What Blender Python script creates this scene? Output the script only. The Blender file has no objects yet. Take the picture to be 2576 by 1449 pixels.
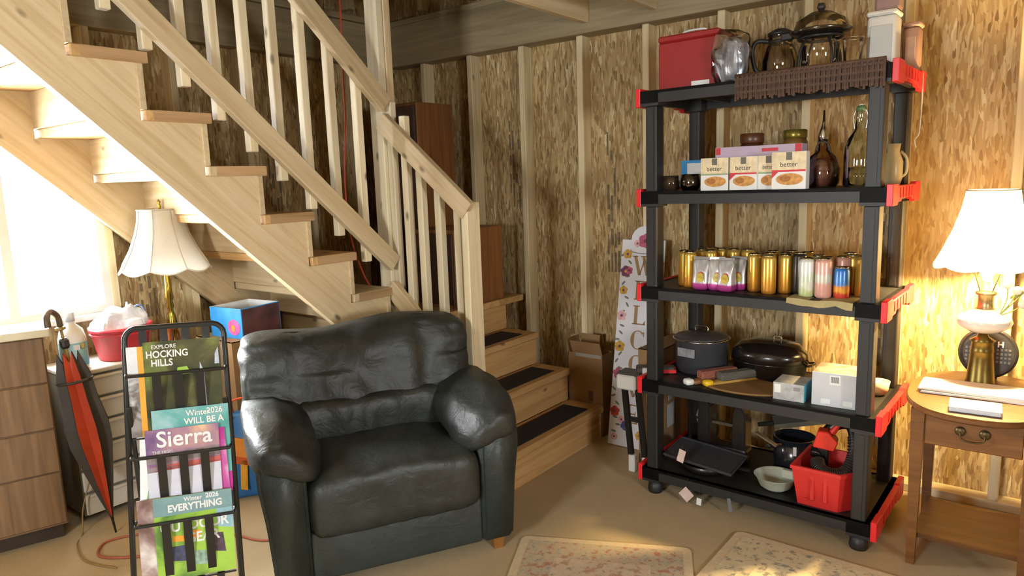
import bpy, bmesh, math, random
from mathutils import Matrix, Vector, noise

R_ = math.radians
random.seed(7)
scene = bpy.context.scene
C = scene.collection

# ------------------------------------------------------------------ camera
# world axes: X runs along the back wall (towards the lamp table), Y into the back wall, Z up; units metres
F_PX, YAW, PITCH, ROLL, EYE = 1752.07, -0.65752, 0.15331, -0.03405, 1.46708
def make_camera():
    f = Vector((math.sin(YAW)*math.cos(PITCH), math.cos(YAW)*math.cos(PITCH), -math.sin(PITCH)))
    r = Vector((math.cos(YAW), -math.sin(YAW), 0))
    u = r.cross(f)
    r2 = math.cos(ROLL)*r + math.sin(ROLL)*u
    u2 = -math.sin(ROLL)*r + math.cos(ROLL)*u
    cd = bpy.data.cameras.new('camera')
    cd.sensor_fit = 'HORIZONTAL'; cd.sensor_width = 36; cd.lens = F_PX/2576*36; cd.clip_start = .02
    co = bpy.data.objects.new('camera', cd); C.objects.link(co)
    m = Matrix.Identity(4)
    for i in range(3):
        m[i][0] = r2[i]; m[i][1] = u2[i]; m[i][2] = -f[i]
    m[2][3] = EYE
    co.matrix_world = m
    scene.camera = co
make_camera()

# ------------------------------------------------------------------ world, daylight, exposure
WORLD_STRENGTH = 200.0
world = bpy.data.worlds.new('overcast_sky'); scene.world = world; world.use_nodes = True
bg = world.node_tree.nodes['Background']
bg.inputs['Color'].default_value = (0.93, 0.97, 1.0, 1); bg.inputs['Strength'].default_value = WORLD_STRENGTH
def portal(name, loc, sx, sy, direction):
    l = bpy.data.lights.new(name, 'AREA'); l.shape = 'RECTANGLE'; l.size = sx; l.size_y = sy
    o = bpy.data.objects.new(name, l); C.objects.link(o); o.location = loc
    o.rotation_euler = Vector(direction).to_track_quat('-Z', 'Z').to_euler()
    l.cycles.is_portal = True
    return o
vs = scene.view_settings
vs.view_transform = 'Standard'; vs.look = 'None'; vs.gamma = 1; vs.use_curve_mapping = False
vs.exposure = -0.42
scene.cycles.use_denoising = True
scene.cycles.max_bounces = 8; scene.cycles.diffuse_bounces = 5
scene.cycles.sample_clamp_indirect = 8
scene.cycles.caustics_reflective = False; scene.cycles.caustics_refractive = False

# ------------------------------------------------------------------ materials
_m = {}
def nodes_of(name):
    m = bpy.data.materials.new(name); m.use_nodes = True
    nt = m.node_tree; b = nt.nodes['Principled BSDF']
    return m, nt, b
def L(nt, a, ao, b, bi): nt.links.new(a.outputs[ao], b.inputs[bi])
def N(nt, t, **kw):
    n = nt.nodes.new(t)
    for k, v in kw.items():
        if k.startswith('_'): setattr(n, k[1:], v)
        else: n.inputs[k.replace('__', ' ')].default_value = v
    return n
def ramp(nt, stops, interp='LINEAR'):
    r = nt.nodes.new('ShaderNodeValToRGB'); cr = r.color_ramp; cr.interpolation = interp
    while len(cr.elements) < len(stops): cr.elements.new(.5)
    for e, (p, c) in zip(cr.elements, stops): e.position = p; e.color = (*c, 1) if len(c) == 3 else c
    return r
def srgb(h):
    v = [int(h[i:i+2], 16)/255 for i in (0, 2, 4)]
    return tuple(x/12.92 if x <= .04045 else ((x+.055)/1.055)**2.4 for x in v)
def mat(name, col, rough=.6, metal=0.0, var=.12, scale=14, bump=0.0, bscale=60, coat=0.0, trans=0.0, alpha=1.0, sub=0.0):
    """plain procedural material: colour broken up by noise, optional fine relief"""
    if name in _m: return _m[name]
    if isinstance(col, str): col = srgb(col)
    m, nt, b = nodes_of(name)
    tc = N(nt, 'ShaderNodeTexCoord'); nz = N(nt, 'ShaderNodeTexNoise', Scale=scale, Detail=4.0)
    L(nt, tc, 'Object', nz, 'Vector')
    lo = tuple(c*(1-var) for c in col); hi = tuple(min(1, c*(1+var)) for c in col)
    r = ramp(nt, [(.3, lo), (.7, hi)]); L(nt, nz, 'Fac', r, 'Fac'); L(nt, r, 'Color', b, 'Base Color')
    b.inputs['Roughness'].default_value = rough; b.inputs['Metallic'].default_value = metal
    b.inputs['Coat Weight'].default_value = coat; b.inputs['Transmission Weight'].default_value = trans
    b.inputs['Alpha'].default_value = alpha
    if bump:
        n2 = N(nt, 'ShaderNodeTexNoise', Scale=bscale, Detail=3.0); L(nt, tc, 'Object', n2, 'Vector')
        bp = N(nt, 'ShaderNodeBump', Strength=bump, Distance=.01); L(nt, n2, 'Fac', bp, 'Height'); L(nt, bp, 'Normal', b, 'Normal')
    _m[name] = m
    return m
def pine(name, a, b_, c, rough=.65, knots=True, scale=1.0):
    """wood with the grain along local X"""
    if name in _m: return _m[name]
    m, nt, b = nodes_of(name)
    tc = N(nt, 'ShaderNodeTexCoord'); oi = N(nt, 'ShaderNodeObjectInfo')
    add = N(nt, 'ShaderNodeVectorMath', _operation='ADD'); mul = N(nt, 'ShaderNodeVectorMath', _operation='SCALE')
    comb = N(nt, 'ShaderNodeCombineXYZ')
    for i in 'XYZ': L(nt, oi, 'Random', comb, i)
    L(nt, comb, 'Vector', mul, 0); mul.inputs['Scale'].default_value = 13
    L(nt, tc, 'Object', add, 0); L(nt, mul, 'Vector', add, 1)
    mp = N(nt, 'ShaderNodeMapping'); mp.inputs['Scale'].default_value = (1.3*scale, 22*scale, 22*scale); L(nt, add, 'Vector', mp, 'Vector')
    nz = N(nt, 'ShaderNodeTexNoise', Scale=1.5, Detail=5.0, Distortion=.8); L(nt, mp, 'Vector', nz, 'Vector')
    r = ramp(nt, [(.25, a), (.5, b_), (.75, c)]); L(nt, nz, 'Fac', r, 'Fac')
    # board to board tone
    hsv = N(nt, 'ShaderNodeHueSaturation'); mr = N(nt, 'ShaderNodeMapRange'); mr.inputs['To Min'].default_value = .86; mr.inputs['To Max'].default_value = 1.1
    L(nt, oi, 'Random', mr, 'Value'); L(nt, mr, 'Result', hsv, 'Value'); L(nt, r, 'Color', hsv, 'Color')
    out = hsv
    if knots:
        mk = N(nt, 'ShaderNodeMapping'); mk.inputs['Scale'].default_value = (4.5, 9, 9); L(nt, add, 'Vector', mk, 'Vector')
        vo = N(nt, 'ShaderNodeTexVoronoi', Scale=1.0); L(nt, mk, 'Vector', vo, 'Vector')
        kr = ramp(nt, [(.05, (1, 1, 1)), (.13, (0, 0, 0))]); L(nt, vo, 'Distance', kr, 'Fac')
        mx = N(nt, 'ShaderNodeMix', _data_type='RGBA'); L(nt, kr, 'Color', mx, 0); L(nt, hsv, 'Color', mx, 6); mx.inputs[7].default_value = (*[x*.42 for x in a], 1)
        nt.links.new(mx.outputs[2], b.inputs['Base Color'])
    else:
        L(nt, out, 'Color', b, 'Base Color')
    b.inputs['Roughness'].default_value = rough
    _m[name] = m
    return m
def osb():
    m, nt, b = nodes_of('oriented_strand_board')
    tc = N(nt, 'ShaderNodeTexCoord')
    nz = N(nt, 'ShaderNodeTexNoise', Scale=7.0, Detail=2.0); L(nt, tc, 'Object', nz, 'Vector')
    sub = N(nt, 'ShaderNodeVectorMath', _operation='SUBTRACT'); sub.inputs[1].default_value = (.5, .5, .5); L(nt, nz, 'Color', sub, 0)
    sc = N(nt, 'ShaderNodeVectorMath', _operation='SCALE'); sc.inputs['Scale'].default_value = .022; L(nt, sub, 'Vector', sc, 0)
    ad = N(nt, 'ShaderNodeVectorMath', _operation='ADD'); L(nt, tc, 'Object', ad, 0); L(nt, sc, 'Vector', ad, 1)
    cols = []
    for k, (s, rot) in enumerate((((70, 70, 11), .14), ((120, 120, 22), -.2))):
        mp = N(nt, 'ShaderNodeMapping'); mp.inputs['Scale'].default_value = s; mp.inputs['Rotation'].default_value = (rot, rot, 0); mp.inputs['Location'].default_value = (k*3.3,)*3
        L(nt, ad, 'Vector', mp, 'Vector')
        vo = N(nt, 'ShaderNodeTexVoronoi', Scale=1.0); L(nt, mp, 'Vector', vo, 'Vector')
        bw = N(nt, 'ShaderNodeSeparateColor'); L(nt, vo, 'Color', bw, 'Color')
        cols.append((bw, vo))
    r = ramp(nt, [(0, srgb('84693f')), (.25, srgb('9c8155')), (.6, srgb('ab9164')), (.88, srgb('bba77c')), (1, srgb('cfc19a'))])
    r2 = ramp(nt, [(0, srgb('745931')), (.3, srgb('997c4e')), (.7, srgb('ae9464')), (1, srgb('bfab7e'))])
    L(nt, cols[0][0], 'Red', r, 'Fac'); L(nt, cols[1][0], 'Green', r2, 'Fac')
    gt = ramp(nt, [(.42, (0, 0, 0)), (.5, (1, 1, 1))]); L(nt, cols[1][0], 'Blue', gt, 'Fac')
    mx = N(nt, 'ShaderNodeMix', _data_type='RGBA'); L(nt, gt, 'Color', mx, 0); L(nt, r, 'Color', mx, 6); L(nt, r2, 'Color', mx, 7)
    nt.links.new(mx.outputs[2], b.inputs['Base Color'])
    bp = N(nt, 'ShaderNodeBump', Strength=.25, Distance=.004); L(nt, cols[0][0], 'Red', bp, 'Height'); L(nt, bp, 'Normal', b, 'Normal')
    b.inputs['Roughness'].default_value = .7
    return m
OSB = osb()
PINE = pine('pine_lumber', srgb('b39a70'), srgb('c6b089'), srgb('d0bd9a'))
PINE_PALE = pine('pale_pine_lumber', srgb('c2ae87'), srgb('d4c5a2'), srgb('ded2b4'))
PINE_STUD = pine('pine_stud', srgb('b7a278'), srgb('cdbb92'), srgb('d8c9a4'))
PINE_END = pine('tread_end_wood', srgb('94714a'), srgb('ac8a60'), srgb('bd9c72'), knots=False)
BEAM = pine('beam_wood', srgb('857656'), srgb('968665'), srgb('a39372'), knots=False)
TREAD = pine('tread_pine', srgb('a9804c'), srgb('c19a64'), srgb('cda874'), scale=.8)
WALNUT = pine('walnut_veneer', srgb('5f3a1c'), srgb('7c4f28'), srgb('8f6034'), knots=False, rough=.5)
OAKTABLE = pine('table_oak', srgb('573616'), srgb('69421c'), srgb('784f26'), knots=False, rough=.4)
CABWOOD = pine('brown_cabinet_wood', srgb('5c452e'), srgb('755a3d'), srgb('86694a'), knots=False, rough=.6)
WHITE = mat('white_paint', 'd8d6cc', .5, var=.03)
BLACKPL = mat('black_plastic', '201f1d', .5, var=.08, bump=.05)
REDPL = mat('red_plastic', 'd8252b', .4, var=.05)
BLACKMETAL = mat('black_metal', '23221f', .4, .3, var=.08)
LINT = mat('printed_paper', 'd9d9dc', .6, var=.03)

def floor_mat():
    m, nt, b = nodes_of('tan_floor_covering')
    tc = N(nt, 'ShaderNodeTexCoord'); n1 = N(nt, 'ShaderNodeTexNoise', Scale=1.6, Detail=5.0); n2 = N(nt, 'ShaderNodeTexNoise', Scale=220.0, Detail=2.0)
    L(nt, tc, 'Object', n1, 'Vector'); L(nt, tc, 'Object', n2, 'Vector')
    r = ramp(nt, [(.3, srgb('ad9873')), (.7, srgb('bba782'))]); L(nt, n1, 'Fac', r, 'Fac')
    r2 = ramp(nt, [(.3, (.8, .8, .8)), (.7, (1.1, 1.1, 1.1))]); L(nt, n2, 'Fac', r2, 'Fac')
    mx = N(nt, 'ShaderNodeMix', _data_type='RGBA', _blend_type='MULTIPLY'); mx.inputs[0].default_value = .5; L(nt, r, 'Color', mx, 6); L(nt, r2, 'Color', mx, 7)
    nt.links.new(mx.outputs[2], b.inputs['Base Color'])
    bp = N(nt, 'ShaderNodeBump', Strength=.3, Distance=.003); L(nt, n2, 'Fac', bp, 'Height'); L(nt, bp, 'Normal', b, 'Normal')
    b.inputs['Roughness'].default_value = .9
    return m
def leather(name, col, hi):
    m, nt, b = nodes_of(name)
    tc = N(nt, 'ShaderNodeTexCoord'); n1 = N(nt, 'ShaderNodeTexNoise', Scale=5.0, Detail=4.0, Distortion=.6); L(nt, tc, 'Object', n1, 'Vector')
    r = ramp(nt, [(.3, srgb(col)), (.72, srgb(hi))]); L(nt, n1, 'Fac', r, 'Fac'); L(nt, r, 'Color', b, 'Base Color')
    vo = N(nt, 'ShaderNodeTexVoronoi', Scale=260.0); L(nt, tc, 'Object', vo, 'Vector')
    nw = N(nt, 'ShaderNodeTexNoise', Scale=16.0, Detail=3.0, Distortion=1.2); L(nt, tc, 'Object', nw, 'Vector')
    b1 = N(nt, 'ShaderNodeBump', Strength=.12, Distance=.003); L(nt, vo, 'Distance', b1, 'Height')
    b2 = N(nt, 'ShaderNodeBump', Strength=.22, Distance=.02); L(nt, nw, 'Fac', b2, 'Height'); L(nt, b1, 'Normal', b2, 'Normal'); L(nt, b2, 'Normal', b, 'Normal')
    b.inputs['Roughness'].default_value = .47
    return m
LEATHER = leather('dark_green_leather', '1e211e', '292d29')
LEATHER2 = leather('smooth_dark_green_leather', '252c2a', '2f3734')
def glass(name, tint=(1, 1, 1), rough=.02, dens=.12):
    """thin glass: mostly see-through with a fresnel sheen"""
    if name in _m: return _m[name]
    m = bpy.data.materials.new(name); m.use_nodes = True; nt = m.node_tree; nt.nodes.clear()
    o = N(nt, 'ShaderNodeOutputMaterial'); t = N(nt, 'ShaderNodeBsdfTransparent'); g = N(nt, 'ShaderNodeBsdfGlossy')
    t.inputs['Color'].default_value = (*tint, 1); g.inputs['Roughness'].default_value = rough
    lw = N(nt, 'ShaderNodeLayerWeight'); lw.inputs['Blend'].default_value = .3
    nz = N(nt, 'ShaderNodeTexNoise', Scale=3.0); tc = N(nt, 'ShaderNodeTexCoord'); L(nt, tc, 'Object', nz, 'Vector')
    mp = N(nt, 'ShaderNodeMapRange'); mp.inputs['To Min'].default_value = dens*.3; mp.inputs['To Max'].default_value = min(1, dens*3+.4); L(nt, lw, 'Fresnel', mp, 'Value')
    mx = N(nt, 'ShaderNodeMixShader'); L(nt, mp, 'Result', mx, 'Fac'); L(nt, t, 'BSDF', mx, 1); L(nt, g, 'BSDF', mx, 2); L(nt, mx, 'Shader', o, 'Surface')
    _m[name] = m
    return m
def shade_mat(name, col, tr=.5):
    m = bpy.data.materials.new(name); m.use_nodes = True; nt = m.node_tree; nt.nodes.clear()
    o = N(nt, 'ShaderNodeOutputMaterial'); d = N(nt, 'ShaderNodeBsdfDiffuse'); t = N(nt, 'ShaderNodeBsdfTranslucent')
    tc = N(nt, 'ShaderNodeTexCoord'); nz = N(nt, 'ShaderNodeTexNoise', Scale=90.0); L(nt, tc, 'Object', nz, 'Vector')
    r = ramp(nt, [(.3, tuple(c*.95 for c in srgb(col))), (.7, srgb(col))]); L(nt, nz, 'Fac', r, 'Fac')
    L(nt, r, 'Color', d, 'Color'); L(nt, r, 'Color', t, 'Color')
    mx = N(nt, 'ShaderNodeMixShader', Fac=tr); L(nt, d, 'BSDF', mx, 1); L(nt, t, 'BSDF', mx, 2); L(nt, mx, 'Shader', o, 'Surface')
    return m

# ------------------------------------------------------------------ builders
def T(x, y, z): return Matrix.Translation((x, y, z))
def RZ(a): return Matrix.Rotation(a, 4, 'Z')
def RX(a): return Matrix.Rotation(a, 4, 'X')
def RY(a): return Matrix.Rotation(a, 4, 'Y')
PM = {}
def wm(o): return PM.get(o.name, Matrix.Identity(4)) if o else Matrix.Identity(4)
def obj(name, bm, material, parent=None, M=None, smooth=False, kind=None, label=None):
    """link a bmesh as one mesh object; M is its matrix relative to the parent"""
    if isinstance(bm, bpy.types.Mesh): me = bm
    else:
        me = bpy.data.meshes.new(name); bm.to_mesh(me); bm.free()
        if smooth:
            for p in me.polygons: p.use_smooth = True
        if material: me.materials.append(material)
    o = bpy.data.objects.new(name, me); C.objects.link(o)
    M = M or Matrix.Identity(4)
    o.parent = parent; o.matrix_basis = M
    PM[o.name] = wm(parent) @ M
    if kind: o['kind'] = kind
    if label: o['label'] = label
    return o
def tag(o, label, cat, group=None):
    o['label'] = label; o['category'] = cat
    if group: o['group'] = group
    return o
def thing(name, label, cat, M=None, group=None, kind=None):
    o = bpy.data.objects.new(name, None); C.objects.link(o); o.empty_display_size = .05
    M = M or Matrix.Identity(4); o.matrix_basis = M; PM[o.name] = M.copy()
    if kind: o['kind'] = kind
    return tag(o, label, cat, group) if label else o
def copy_tree(o, M, label=None, parent=None):
    c = o.copy(); C.objects.link(c); c.parent = parent; c.matrix_basis = M
    PM[c.name] = wm(parent) @ M
    if label: c['label'] = label
    for ch in list(o.children): copy_tree(ch, ch.matrix_basis.copy(), None, c)
    return c
def xf(bm, vs, M):
    if M is not None: bmesh.ops.transform(bm, matrix=M, verts=vs)
def box(x0, x1, y0, y1, z0, z1, bev=0.0, bm=None, M=None, seg=1):
    new = bm is None
    t = bmesh.new()
    r = bmesh.ops.create_cube(t, size=1)
    bmesh.ops.transform(t, matrix=T((x0+x1)/2, (y0+y1)/2, (z0+z1)/2) @ Matrix.Diagonal((abs(x1-x0), abs(y1-y0), abs(z1-z0), 1)), verts=t.verts)
    if bev: bmesh.ops.bevel(t, geom=t.edges[:], offset=bev, segments=seg, affect='EDGES', profile=.5)
    xf(t, t.verts, M)
    if new: return t
    return merge(bm, t)
def merge(bm, t):
    me = bpy.data.meshes.new('tmp'); t.to_mesh(me); t.free(); bm.from_mesh(me); bpy.data.meshes.remove(me)
    return bm
def prism(poly, y0, y1, bm=None, M=None):
    """polygon in the XZ plane, extruded along Y"""
    t = bmesh.new()
    a = [t.verts.new((x, y0, z)) for x, z in poly]; b = [t.verts.new((x, y1, z)) for x, z in poly]
    t.faces.new(a); t.faces.new(b[::-1]); n = len(poly)
    for i in range(n): t.faces.new((a[i], b[i], b[(i+1) % n], a[(i+1) % n]))
    bmesh.ops.recalc_face_normals(t, faces=t.faces)
    xf(t, t.verts, M)
    return t if bm is None else merge(bm, t)
def lathe(prof, seg=24, bm=None, M=None, sx=1, sy=1, cap=True, fz=None, fr=None):
    """profile (r, z) spun round Z; fr(ang, z) scales the radius, fz(ang, i) shifts z"""
    t = bmesh.new(); rings = []
    for i, (r, z) in enumerate(prof):
        ring = []
        for k in range(seg):
            a = 2*math.pi*k/seg; rr = r*(fr(a, i) if fr else 1); zz = z+(fz(a, i) if fz else 0)
            ring.append(t.verts.new((rr*math.cos(a)*sx, rr*math.sin(a)*sy, zz)))
        rings.append(ring)
    for p, q in zip(rings, rings[1:]):
        for k in range(seg): t.faces.new((p[k], p[(k+1) % seg], q[(k+1) % seg], q[k]))
    if cap:
        if prof[0][0] > 1e-4: t.faces.new(rings[0][::-1])
        if prof[-1][0] > 1e-4: t.faces.new(rings[-1])
    bmesh.ops.remove_doubles(t, verts=t.verts, dist=1e-5)
    bmesh.ops.recalc_face_normals(t, faces=t.faces)
    xf(t, t.verts, M)
    return t if bm is None else merge(bm, t)
def smoothpath(pts, n=6):
    pts = [Vector(p) for p in pts]; out = []
    for i in range(len(pts)-1):
        p0 = pts[max(i-1, 0)]; p1 = pts[i]; p2 = pts[i+1]; p3 = pts[min(i+2, len(pts)-1)]
        for k in range(n):
            t = k/n
            out.append(.5*((2*p1)+(p2-p0)*t+(2*p0-5*p1+4*p2-p3)*t*t+(3*p1-p0-3*p2+p3)*t**3))
    out.append(pts[-1]); return out
def tube(pts, r, seg=8, bm=None, M=None, closed=False, flat=1.0):
    t = bmesh.new(); pts = [Vector(p) for p in pts]; rings = []; n = len(pts); prev = None
    for i, p in enumerate(pts):
        d = (pts[(i+1) % n]-pts[i-1]) if closed else (pts[min(i+1, n-1)]-pts[max(i-1, 0)])
        d = d.normalized() if d.length else Vector((0, 0, 1))
        if prev is None:
            a = Vector((0, 0, 1)) if abs(d.z) < .9 else Vector((1, 0, 0))
        else: a = prev
        u = (a-d*a.dot(d)); u = u.normalized() if u.length > 1e-6 else d.orthogonal().normalized()
        prev = u; v = d.cross(u); rr = r[i] if isinstance(r, (list, tuple)) else r
        rings.append([t.verts.new(p+(u*math.cos(2*math.pi*k/seg)+v*math.sin(2*math.pi*k/seg)*flat)*rr) for k in range(seg)])
    m = n if closed else n-1
    for i in range(m):
        p, q = rings[i], rings[(i+1) % n]
        for k in range(seg): t.faces.new((p[k], p[(k+1) % seg], q[(k+1) % seg], q[k]))
    if not closed: t.faces.new(rings[0][::-1]); t.faces.new(rings[-1])
    bmesh.ops.recalc_face_normals(t, faces=t.faces)
    xf(t, t.verts, M)
    return t if bm is None else merge(bm, t)
def pillow(hx, hy, hz, e=4.0, n=14, f=None, bm=None, M=None):
    """superquadric cushion; f(p) may move each vertex"""
    t = bmesh.new(); bmesh.ops.create_cube(t, size=2)
    bmesh.ops.subdivide_edges(t, edges=t.edges[:], cuts=n, use_grid_fill=True)
    for v in t.verts:
        c = v.co
        if isinstance(e, tuple):
            lo, hi = .3, 1.0
            for _ in range(22):
                mid = (lo+hi)/2
                if sum(abs(q*mid)**x for q, x in zip(c, e)) > 1: hi = mid
                else: lo = mid
            c = c*lo
        else: c = c/(abs(c.x)**e+abs(c.y)**e+abs(c.z)**e)**(1/e)
        v.co = Vector((c.x*hx, c.y*hy, c.z*hz))
    if f:
        for v in t.verts: v.co = f(v.co.copy())
    xf(t, t.verts, M)
    return t if bm is None else merge(bm, t)
def cyl(r, z0, z1, seg=16, bm=None, M=None): return lathe([(r, z0), (r, z1)], seg, bm, M)
def board(name, a, b, w, t, up, material, parent=None, bev=.003, kind=None):
    """a sawn board from a to b (grain along it), w wide along `up`, t thick"""
    a, b = Vector(a), Vector(b); x = (b-a).normalized(); up = Vector(up)
    z = (up-x*up.dot(x)).normalized(); y = z.cross(x)
    M = Matrix((x, y, z)).transposed().to_4x4(); M.translation = (a+b)/2
    l = (b-a).length/2
    return obj(name, box(-l, l, -t/2, t/2, -w/2, w/2, bev), material, parent, wm(parent).inverted() @ M, kind=kind)
def bb(name, x0, x1, y0, y1, z0, z1, material, parent=None, bev=.003, axis='X', kind=None):
    """axis-aligned board in world coordinates with its grain along `axis`"""
    c = Vector(((x0+x1)/2, (y0+y1)/2, (z0+z1)/2)); d = Vector((x1-x0, y1-y0, z1-z0))
    e = {'X': Vector((1, 0, 0)), 'Y': Vector((0, 1, 0)), 'Z': Vector((0, 0, 1))}[axis]
    l = d.dot(e)/2; up = Vector((0, 0, 1)) if axis != 'Z' else Vector((0, 1, 0))
    t = {'X': d.y, 'Y': d.x, 'Z': d.x}[axis]; w = {'X': d.z, 'Y': d.z, 'Z': d.y}[axis]
    return board(name, c-e*l, c+e*l, w, t, up, material, parent, bev, kind)
def text(body, size, material, parent, M, name='lettering', extrude=.0004, bold=0.0, align='CENTER', sx=1.0):
    cu = bpy.data.curves.new('t', 'FONT'); cu.body = body; cu.size = size; cu.align_x = align; cu.align_y = 'CENTER'; cu.extrude = extrude; cu.offset = bold; cu.resolution_u = 3
    to = bpy.data.objects.new('t', cu); C.objects.link(to)
    dg = bpy.context.evaluated_depsgraph_get(); me = bpy.data.meshes.new_from_object(to.evaluated_get(dg))
    bpy.data.objects.remove(to); bpy.data.curves.remove(cu)
    me.materials.clear(); me.materials.append(material); me.name = name
    return obj(name, me, None, parent, M @ Matrix.Diagonal((sx, 1, 1, 1)))
UPR = RX(math.pi/2)     # stands flat lettering up: its face looks towards -Y
def poly2d(pts, y=0.0, th=.0006):
    """flat print in the XZ plane facing -Y"""
    return prism(pts, y-th, y)
def disc(cx, cz, rx, rz, n=16): return [(cx+rx*math.cos(2*math.pi*k/n), cz+rz*math.sin(2*math.pi*k/n)) for k in range(n)]

# ------------------------------------------------------------------ the room
WALL_Y, OSB_Y = 3.457, 3.545          # stud faces / sheathing of the back wall
WALL_X, OSB_X = -3.64, -3.728         # the same for the left wall
RIGHT_X, FRONT_Y = 2.4, -2.2
TOP = 4.5
LOFT = 2.55
def rects(spec, fixed_axis, a, b):
    bm = bmesh.new()
    for u0, u1, z0, z1 in spec:
        if fixed_axis == 'Y': box(u0, u1, a, b, z0, z1, bm=bm)
        else: box(a, b, u0, u1, z0, z1, bm=bm)
    return bm
obj('floor', box(OSB_X-.012, RIGHT_X+.012, FRONT_Y-.012, OSB_Y+.012, -.05, 0), floor_mat(), kind='structure')
wall_back = obj('wall_back', rects([(OSB_X-.012, RIGHT_X+.012, 0, TOP)], 'Y', OSB_Y, OSB_Y+.012), OSB, kind='structure')
W1 = (.674, 1.487, .90, 2.02)
y0, y1, z0, z1 = W1
wall_left = obj('wall_left', rects([(FRONT_Y, y0, 0, TOP), (y1, OSB_Y, 0, TOP), (y0, y1, 0, z0), (y0, y1, z1, TOP)], 'X', OSB_X-.012, OSB_X), OSB, kind='structure')
W2 = (-1.30, -.68, 1.18, 1.80)
a0, a1, b0, b1 = W2
wall_front = obj('wall_front', rects([(OSB_X-.012, a0, 0, TOP), (a1, RIGHT_X+.012, 0, TOP), (a0, a1, 0, b0), (a0, a1, b1, TOP)], 'Y', FRONT_Y-.012, FRONT_Y), OSB, kind='structure')
W3 = (.0, .56, 1.18, 1.80)
c0, c1, d0, d1 = W3
wall_right = obj('wall_right', rects([(FRONT_Y, c0, 0, TOP), (c1, OSB_Y, 0, TOP), (c0, c1, 0, d0), (c0, c1, d1, TOP)], 'X', RIGHT_X, RIGHT_X+.012), OSB, kind='structure')
# studs, plates and the ledger beam of the back wall
SX0 = -3.378
for k in range(0, 14):
    x = SX0+.4064*k
    bb('stud', x, x+.038, WALL_Y, OSB_Y, .038, 2.25, PINE_STUD, wall_back, axis='Z')
    if k < 6: bb('stud', x, x+.038, WALL_Y+.001, OSB_Y, LOFT+.04, TOP, PINE_STUD, wall_back, axis='Z')
bb('sill_plate', WALL_X, RIGHT_X, WALL_Y, OSB_Y, 0, .038, PINE_PALE, wall_back, axis='X')
bb('ledger_beam', WALL_X, RIGHT_X, WALL_Y-.038, OSB_Y, 2.25, 2.51, BEAM, wall_back, axis='X')
bb('top_plate', WALL_X, -2.1, WALL_Y-.02, OSB_Y, 2.512, 2.55, BEAM, wall_back, axis='X')
# left wall framing
for k in range(-9, 6):
    y = 1.487+.4064*k
    if y < FRONT_Y+.02 or y+.038 > WALL_Y: continue
    if .674 < y+.03 < 1.46:
        bb('cripple_stud', OSB_X, WALL_X, y, y+.038, .038, .862, PINE_STUD, wall_left, axis='Z')
        continue
    bb('stud', OSB_X, WALL_X, y, y+.038, .038, 2.25, PINE_STUD, wall_left, axis='Z')
    bb('stud', OSB_X, WALL_X-.001, y, y+.038, LOFT+.04, TOP, PINE_STUD, wall_left, axis='Z')
bb('sill_plate', OSB_X, WALL_X, FRONT_Y, WALL_Y, 0, .038, PINE_PALE, wall_left, axis='Y')
bb('ledger_beam', OSB_X, WALL_X+.0, FRONT_Y, WALL_Y-.04, 2.25, 2.51, BEAM, wall_left, axis='Y')
bb('top_plate', OSB_X, WALL_X+.02, FRONT_Y, WALL_Y-.04, 2.512, 2.55, BEAM, wall_left, axis='Y')
# dark print on the strand board: rows of stamped bars and marks
INK = mat('stamp_ink', '6e5f45', .8, var=.3, scale=40)
def stamp(parent, M, h=.7, seed=1):
    rnd = random.Random(seed); bm = bmesh.new()
    for col in (-.034, -.012, .01, .032):
        z = -h/2
        while z < h/2:
            l = rnd.uniform(.04, .16)
            if rnd.random() < .72: box(col-.007, col+.007+rnd.uniform(-.004, .003), -.0008, 0, z, z+l, bm=bm)
            z += l+rnd.uniform(.012, .05)
    obj('printed_stamp', bm, INK, parent, M)
stamp(wall_back, T(-1.98, OSB_Y, 1.28), .72, 3)
stamp(wall_back, T(-.62, OSB_Y, 1.0), .9, 5)
stamp(wall_back, T(-2.68, OSB_Y, 1.55), .5, 8)
stamp(wall_left, T(OSB_X, 1.70, 1.02) @ RZ(math.pi/2), .4, 9)
stamp(wall_left, T(OSB_X, 2.52, 1.3) @ RZ(math.pi/2), .6, 12)
# windows
PANE = glass('window_pane_glass', dens=.08)
def window(name, M, w, h, mull, t=.09):
    """opening from (0,0) to (w,h) in local XZ; the room is towards -Y"""
    o = thing(name, None, None, M, kind='structure'); o['label'] = 'white framed window full of daylight'
    bm = bmesh.new(); f = .035
    box(0, w, -t, 0, 0, f, bm=bm); box(0, w, -t, 0, h-f, h, bm=bm); box(0, f, -t, 0, f, h-f, bm=bm); box(w-f, w, -t, 0, f, h-f, bm=bm)
    obj('window_frame', bm, WHITE, o)
    xs = [f]+[m for m in mull]+[w-f]
    for m in mull: obj('mullion', box(m-.02, m+.02, -t, 0, f, h-f), WHITE, o)
    for p, q in zip(xs, xs[1:]):
        obj('pane', box(p+(.02 if p in mull else 0), q-(.02 if q in mull else 0), -.03, -.026, f, h-f), PANE, o)
    obj('window_sill', box(-.02, w+.02, -t-.03, 0, -.03, 0, .004), WHITE, o)
    return o
window('window_1', T(OSB_X-.006, y0, z0) @ RZ(math.pi/2), y1-y0, z1-z0, [.40])
window('window_2', T(a1, FRONT_Y-.006, b0) @ RZ(math.pi), a1-a0, b1-b0, [.31], .03)
window('added_fill_window', T(RIGHT_X+.006, c1, d0) @ RZ(-math.pi/2), c1-c0, d1-d0, [.28], .03)  # added window out of view, put in for extra fill light
portal('daylight_portal', (OSB_X-.05, (y0+y1)/2, (z0+z1)/2), y1-y0, z1-z0, (1, 0, 0))
portal('daylight_portal', ((a0+a1)/2, FRONT_Y-.05, (b0+b1)/2), a1-a0, b1-b0, (0, 1, 0))
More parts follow.
